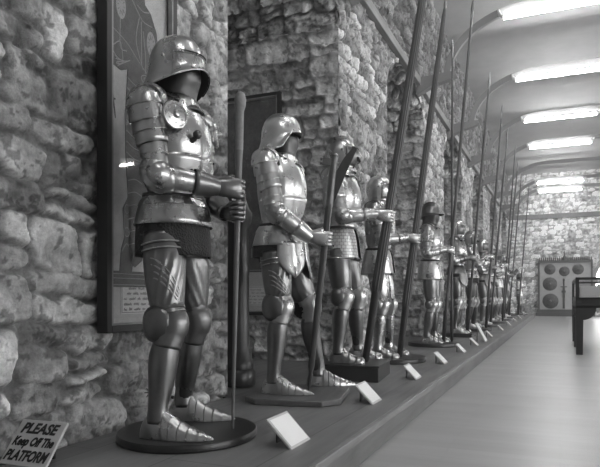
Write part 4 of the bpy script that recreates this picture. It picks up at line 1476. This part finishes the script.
def knight_figure(e, w, h):
    """large engraved brass-like figure: dark body silhouette with pale incised lines"""
    zp = .0182
    SX, SY, OX, OY = .80, .72, .0, -.04
    def pan(poly, name='engraved_figure', mat='engraving', z0=zp, z1=zp + .003):
        mb = MB(); mb.prism([(x * SX + OX, y * SY + OY) for x, y in poly], z0, z1); return mb.build(name, M[mat], e)
    cx = .335
    P = lambda pts: [(cx + x, y) for x, y in pts]
    fg = pan(P([(-.20, 2.42), (-.235, 2.16), (-.235, 1.86), (-.15, 1.84), (-.09, 1.87), (-.10, 1.72), (-.115, 1.55), (-.11, 1.3), (-.09, 1.0), (-.08, .78), (-.1, .55), (-.02, .5), (.05, .55), (.06, .9), (.1, .9), (.12, .55), (.2, .5),
                (.23, .6), (.2, 1.1), (.215, 1.5), (.205, 1.75), (.21, 1.95), (.225, 2.12), (.20, 2.25), (.14, 2.36), (.08, 2.40), (.07, 2.5), (-.06, 2.5), (-.08, 2.42)]))
    pan(P([(-.245, .36), (-.245, .47), (.25, .47), (.25, .36)]), 'engraved_plinth')
    pan(P([(-.165, .47), (-.15, .62), (-.12, .7), (-.135, .9), (-.09, .98), (-.05, .9), (-.06, .7), (-.03, .6), (-.05, .47)]), 'engraved_animal')
    st = []
    def ell(x, y, a, b, n=12):
        return [(cx + x + a * math.cos(2 * PI * i / n), y + b * math.sin(2 * PI * i / n)) for i in range(n + 1)]
    for x, y in ((-.155, 2.28), (.14, 2.14)):
        mb = MB(); mb.prism([(x_ * SX + OX, y_ * SY + OY) for x_, y_ in ell(x, y, .045, .09, 22)[:-1]], zp + .003, zp + .0045); mb.build('pale_disc', M['line'], fg)
        rays = [[(cx + x + .02 * math.cos(a), y + .035 * math.sin(a)), (cx + x + .036 * math.cos(a), y + .066 * math.sin(a))] for a in [2 * PI * k / 10 for k in range(10)]]
        lines_mesh(rays, .0018, Matrix.Translation((OX, OY, zp + .0046)) @ Matrix.Diagonal((SX, SY, 1, 1)), fg, 'incised_star', M['engraving'], 1)
    st += [[(cx - .09, 2.42), (cx - .0, 2.32), (cx + .06, 2.27), (cx + .15, 2.27)], [(cx + .0, 2.36), (cx + .06, 2.34), (cx + .12, 2.36)], [(cx + .02, 2.28), (cx - .01, 2.1), (cx + .06, 1.92)], [(cx + .04, 2.26), (cx + .045, 1.95)], [(cx + .06, 2.2), (cx + .085, 2.0), (cx + .08, 1.9)]]
    st += [[(cx - .23, 2.10), (cx - .1, 2.05), (cx + .02, 1.96), (cx + .15, 1.88)], [(cx - .16, 2.2), (cx - .16, 2.0), (cx - .1, 1.99)], ell(.09, 1.86, .05, .03), ell(.1, 1.86, .03, .018), [(cx - .23, 1.98), (cx - .16, 2.03), (cx - .14, 1.9), (cx - .2, 1.87)]]
    for k in range(8):
        y = 1.82 - .075 * k
        st.append([(cx - .105, y), (cx - .02, y - .035), (cx + .1, y - .03), (cx + .2, y + .01)])
    for k in range(6):
        y = 1.1 - .09 * k
        st.append([(cx - .09, y), (cx - .02, y + .02), (cx + .05, y)]); st.append([(cx + .09, y), (cx + .15, y + .02), (cx + .21, y)])
    for k in range(6):
        st.append([(cx - .235 + .01 * k, 1.96 - .02 * k), (cx - .17 + .02 * k, 1.88 + .012 * k)])
    st += [ell(-.1, .74, .025, .03), ell(-.1, .9, .02, .03), [(cx - .15, .6), (cx - .1, .66), (cx - .06, .6)], [(cx - .06, .5), (cx - .02, .62), (cx + .05, .72)], [(cx - .24, .45), (cx + .25, .45)], [(cx - .24, .42), (cx + .25, .42)], [(cx - .24, .375), (cx + .25, .375)]]
    lines_mesh(st, .0032, Matrix.Translation((OX, OY, zp + .0032)) @ Matrix.Diagonal((SX, SY, 1, 1)), fg, 'incised_lines', M['line'], 6)
    # slender dagger hanging by the figure
    lines_mesh([[(cx - .24, 1.78), (cx - .20, 1.5)], [(cx - .23, 1.62), (cx - .20, 1.63)]], .006, Matrix.Translation((OX, OY, zp + 0)) @ Matrix.Diagonal((SX, SY, 1, 1)), e, 'engraved_dagger', M['engraving'], 1)
    mb = MB(); mb.prism([(x_ * SX + OX, y_ * SY + OY) for x_, y_ in ell(-.243, 1.80, .016, .02)[:-1]], zp, zp + .002); mb.build('engraved_pommel', M['engraving'], e)

# panel on the wall face: x runs along +Y, y up, z out into the hall
pl = Matrix(((0, 0, 1, WX + .02), (1, 0, 0, 2.21), (0, 1, 0, .645), (0, 0, 0, 1)))
framed_panel('framed_engraving', pl, .56, 2.02, .062, 'tall glazed engraving of an armoured figure on the wall behind the nearest suit', knight_figure, (.145, .085, .31, .155))
def plain_figure(e, w, h):
    zp = .0182
    mb = MB(); mb.box((.05, .45, zp), (w - .05, h - .05, zp + .002)); mb.build('dark_print', M['engraving'], e)
    st = [[(.12 + .06 * k, .5 + .1 * (k % 3)), (.16 + .05 * k, .7 + .1 * (k % 2))] for k in range(7)] + [[(.05, .47), (w - .05, .47)]]
    lines_mesh(st, .004, Matrix.Translation((0, 0, zp + .002)), e, 'incised_lines', M['line'], 1)
# panel on the far reveal of the first recess: x runs along +X, z towards the camera
pl2 = Matrix(((1, 0, 0, -3.33), (0, 0, -1, 5.60), (0, 1, 0, .62), (0, 0, 0, 1)))
framed_panel('framed_engraving', pl2, .70, 2.30, .05, 'dark framed print in the stone recess behind the second suit', plain_figure, (.30, .10, .25, .20))

# black turned pedestal standing in the recess
mb = MB()
mb.lathe([(.0, 0), (.125, 0), (.13, .02), (.13, .1), (.115, .12), (.118, .17), (.105, .19), (.1, .24), (.085, .27), (.082, .8), (.09, .85), (.08, .9), (.075, 1.15), (.1, 1.2), (.105, 1.26), (.08, 1.3), (.06, 1.36), (.06, 1.40), (0, 1.41)], 32)
o = mb.build('pedestal', M['black_wood']); o.location = (-2.17, 3.86, DECK)
tag(o, 'black turned pedestal in the recess, half hidden behind the pier edge', 'pedestal')

# ------------------------------------------------------------------ display case
CX0, CX1, CY0, CY1 = .20, 1.5, 9.22, 12.0
e = empty('display_case', ((CX0 + CX1) / 2, (CY0 + CY1) / 2, 0))
tag(e, 'dark wooden glass-topped display case standing on the floor at the right', 'display case')
def lp(mb, *a, **k):
    return local(mb, e).build(*a, **k)
zb, zg, zt = .655, .80, 1.08
for y in (CY0, (CY0 + CY1) / 2 - .05, CY1 - .1):
    for x in (CX0, CX1 - .1):
        mb = MB()
        mb.loft([[V((x + .008 + dx, y + .008 + dy, 0)) for dx, dy in ((0, 0), (.084, 0), (.084, .084), (0, .084))], [V((x + dx, y + dy, zb)) for dx, dy in ((0, 0), (.1, 0), (.1, .1), (0, .1))]], True, True, True)
        lp(mb, 'leg', M['case'], e)
def arch_apron(x0, x1, n=12):
    r = .17
    pts = [(x0, zg), (x1, zg), (x1, zb - r)]
    pts += [(x1 - r * 1.0 * math.sin(PI / 2 * k / n) , zb - r + r * (1 - math.cos(PI / 2 * k / n)) ) for k in range(1, n + 1)]
    pts += [(x0 + r * math.sin(PI / 2 * k / n), zb - r + r * (1 - math.cos(PI / 2 * k / n))) for k in range(n, 0, -1)] + [(x0, zb - r)]
    return pts
mb = MB()
RX = Matrix.Rotation(PI / 2, 4, 'X')
for y in (CY0 + .03, CY1 - .01):
    mb.prism(arch_apron(CX0 + .09, CX1 - .09), 0, .03, Matrix.Translation((0, y, 0)) @ RX)
RZ = Matrix(((0, 0, 1, 0), (1, 0, 0, 0), (0, 1, 0, 0), (0, 0, 0, 1)))
ym = (CY0 + CY1) / 2
for x in (CX0 + .01, CX1 - .04):
    mb.prism(arch_apron(CY0 + .09, ym - .04), 0, .03, Matrix.Translation((x, 0, 0)) @ RZ)
    mb.prism(arch_apron(ym + .04, CY1 - .09), 0, .03, Matrix.Translation((x, 0, 0)) @ RZ)
mb.box((CX0, CY0, zb), (CX1, CY1, zb + .03))
mb.box((CX0, CY0, zg - .03), (CX1, CY0 + .05, zg)); mb.box((CX0, CY1 - .05, zg - .03), (CX1, CY1, zg))
for x0 in (CX0, CX1 - .1):
    for y0 in (CY0, CY1 - .1):
        mb.box((x0, y0, zb), (x0 + .1, y0 + .1, zg))
lp(mb, 'apron', M['case'], e)
mb = MB(); mb.box((CX0 + .06, CY0 + .06, zg - .06), (CX1 - .06, CY1 - .06, zg + .16)); lp(mb, 'lined_tray', M['fabric'], e)
mb = MB()
for x in (CX0, CX1 - .045):
    for y in (CY0, CY1 - .045):
        mb.box((x, y, zg - .02), (x + .045, y + .045, zt))
for y in (CY0, CY1 - .045):
    mb.box((CX0, y, zt - .035), (CX1, y + .045, zt))
for x in (CX0, CX1 - .045):
    mb.box((x, CY0, zt - .035), (x + .045, CY1, zt))
lp(mb, 'glazing_frame', M['case'], e)
mb = MB()
mb.box((CX0 + .02, CY0 + .018, zg), (CX1 - .02, CY0 + .024, zt - .03)); mb.box((CX0 + .018, CY0 + .03, zg), (CX0 + .024, CY1 - .03, zt - .03))
mb.box((CX1 - .024, CY0 + .03, zg), (CX1 - .018, CY1 - .03, zt - .03)); mb.box((CX0 + .02, CY1 - .024, zg), (CX1 - .02, CY1 - .018, zt - .03))
mb.box((CX0 + .045, CY0 + .045, zt - .02), (CX1 - .045, CY1 - .045, zt - .012))
lp(mb, 'glass', M['glass'], e)
# daggers lying in the case
for k, (x, y) in enumerate(((.62, 9.7), (.95, 10.2), (.7, 10.9), (1.05, 11.4))):
    d = empty('dagger', (x, y, zg + .16 + .0135), R(20 + 25 * k))
    tag(d, 'small dagger lying in the glass case, %s from its near end' % ('first', 'second', 'third', 'fourth')[k], 'dagger', 'daggers in the display case')
    mb = MB(); mb.prism([(0, -.016), (.26, -.008), (.31, 0), (.26, .008), (0, .016)], -.003, .003); mb.build('blade', M['steel'], d)
    mb = MB(); mb.box((-.012, -.05, -.008), (0, .05, .008)); mb.lathe([(.011, 0), (.013, .05), (.010, .1), (.016, .112), (.008, .125)], 10, Matrix.Translation((-.01, 0, 0)) @ Matrix.Rotation(-PI / 2, 4, 'Y')); mb.build('hilt', M['black_wood'], d)

# ------------------------------------------------------------------ shield board on the end wall
BX0, BX1 = -.83, 1.2
e = empty('shield_board', ((BX0 + BX1) / 2, YB - .1, 0))
tag(e, 'pale dark-framed board against the end wall hung with round shields', 'board')
yb = YB - .12
mb = MB(); mb.box((BX0 + .05, yb, .27), (BX1 - .05, yb + .03, 2.18)); local(mb, e).build('panel', M['board'], e)
mb = MB()
mb.box((BX0, yb - .04, .2), (BX0 + .07, yb + .04, 2.25)); mb.box((BX1 - .07, yb - .04, .2), (BX1, yb + .04, 2.25)); mb.box((BX0, yb - .06, 2.17), (BX1, yb + .04, 2.27))
local(mb, e).build('frame', M['board_frame'], e)
mb = MB(); mb.box((BX0 - .08, yb - .16, 0), (BX1 + .08, yb + .04, .14)); mb.box((BX0 - .04, yb - .1, .14), (BX1 + .04, yb + .04, .27)); local(mb, e).build('plinth', M['board_frame'], e)
for k in range(26):
    x = BX0 + .05 + (BX1 - BX0 - .1) * k / 25
    mb = MB(); mb.lathe([(.025, 0), (.035, .03), (.02, .06), (.03, .09), (.004, .14)], 8, Matrix.Translation((x, yb, 2.27))); local(mb, e).build('finial', M['board_frame'], e)
mb = MB(); mb.lathe([(.09, 0), (.1, .08), (.04, .18), (.02, .30), (.004, .38)], 10, Matrix.Translation((.17, yb, 2.27))); local(mb, e).build('crest', M['shield'], e)
def round_shield(px, pz, r, label):
    o_ = empty('round_shield', (px, yb - .005, pz))
    tag(o_, label, 'shield', 'round shields on the end wall board')
    mt = Matrix.Rotation(PI / 2, 4, 'X')
    mb = MB(); mb.lathe([(r, 0), (r, .02), (r * .93, .03), (r * .6, .06), (r * .2, .085), (.01, .09)], 30, mt); mb.build('face', M['shield'], o_)
    mb = MB(); mb.lathe([(r * .16, .08), (r * .14, .11), (r * .05, .13), (.004, .14)], 14, mt); mb.build('boss', M['dull'], o_)
for px, py, r, lb in ((550, 269.5, .215, 'smallest left-hand round shield, at the top of the end wall board'), (550, 284, .275, 'middle round shield in the left column of the end wall board'), (550.5, 301, .305, 'largest round shield, at the bottom left of the end wall board'), (578, 269.3, .215, 'round shield at the upper right of the end wall board'), (564.3, 271.5, .20, 'round shield in the middle of the end wall board')):
    D = 24.45
    X = (px - 560) * D / 654
    D = -.3976 * X + .9176 * YB
    X = (px - 560) * D / 654
    round_shield(round(X, 3), round(EYE + (296 - py) * D / 600, 3), r, lb)
o_ = empty('broad_sword', (.14, yb - .07, .31), sc=.86)
tag(o_, 'tall dark two-handed sword upright in the middle of the end wall board', 'sword')
mb = MB(); mb.box((-.05, -.02, 0), (.05, 0, 1.0)); mb.box((-.09, -.02, .75), (.09, 0, .85)); mb.build('scabbard', M['shield'], o_, bevel=.004)
mb = MB(); mb.box((-.14, -.03, 1.0), (.14, 0, 1.05)); mb.lathe([(.03, 1.05), (.03, 1.3), (.06, 1.36), (.02, 1.42)], 10); mb.build('hilt', M['shield'], o_)

# ------------------------------------------------------------------ fluorescent lamps and daylight
lamps = []
for i, y in enumerate(LAMPS):
    l = empty('fluorescent_lamp', (0, y, 4.86)); lamps.append(l)
    place = ('above the camera', 'close overhead', 'third from the near end', 'first in view', 'second in view', 'third in view', 'fourth in view', 'next to last', 'last before the end wall')[i]
    tag(l, 'fluorescent tube lamp across the ceiling, %s along the hall' % place, 'lamp', 'fluorescent lamps on the ceiling')
    mt = Matrix.Translation((-.75, 0, 0)) @ Matrix.Rotation(PI / 2, 4, 'Y')
    mb = MB(); mb.lathe([(.03, 0), (.034, .02), (.034, 1.48), (.03, 1.5)], 14, mt); mb.build('tube', M['tube'], l)
    for s in (-1, 1):
        mb = MB(); sweep(mb, [V((s * .74, 0, 0)), V((s * .79, 0, .03)), V((s * .815, 0, .08)), V((s * .82, .02, .12))], [.03, .028, .02, .018], V((0, 1, 0)), 10, 10, cap=(True, True)); mb.build('end_bracket', M['fitting'], l)

for i, src in enumerate(list(lamps)):
    c = copy_tree(src); c.location.x = 8.75;     tag(c, src['label'].replace('across the ceiling,', 'in the far parallel row,'))

w = bpy.data.worlds.new('World'); SC.world = w
w.use_nodes = True
w.node_tree.nodes['Background'].inputs['Color'].default_value = g(1.0)
w.node_tree.nodes['Background'].inputs['Strength'].default_value = .5

# thin dusty haze filling the hall
wn_ = w.node_tree
vsn = node(wn_, 'ShaderNodeVolumeScatter', Density=.008, Anisotropy=.35)
wn_.links.new(vsn.outputs[0], wn_.nodes['World Output'].inputs['Volume'])

# ------------------------------------------------------------------ camera
cam = bpy.data.cameras.new('Camera')
cam.lens = 36.0; cam.sensor_width = 36.0; cam.sensor_fit = 'HORIZONTAL'
cam.shift_y = 62.5 / 600
cam.clip_start = .05; cam.clip_end = 100
co = bpy.data.objects.new('Camera', cam); COL.objects.link(co)
co.location = (0, 0, EYE); co.rotation_euler = (PI / 2, 0, math.atan(260 / 600))
SC.camera = co
vs = SC.view_settings
vs.view_transform = 'Standard'; vs.look = 'None'; vs.exposure = 1.27; vs.gamma = 1.0; vs.use_curve_mapping = False
SC.cycles.max_bounces = 8
SC.cycles.diffuse_bounces = 4
SC.cycles.sample_clamp_indirect = 6.0
SC.cycles.caustics_reflective = False; SC.cycles.caustics_refractive = False
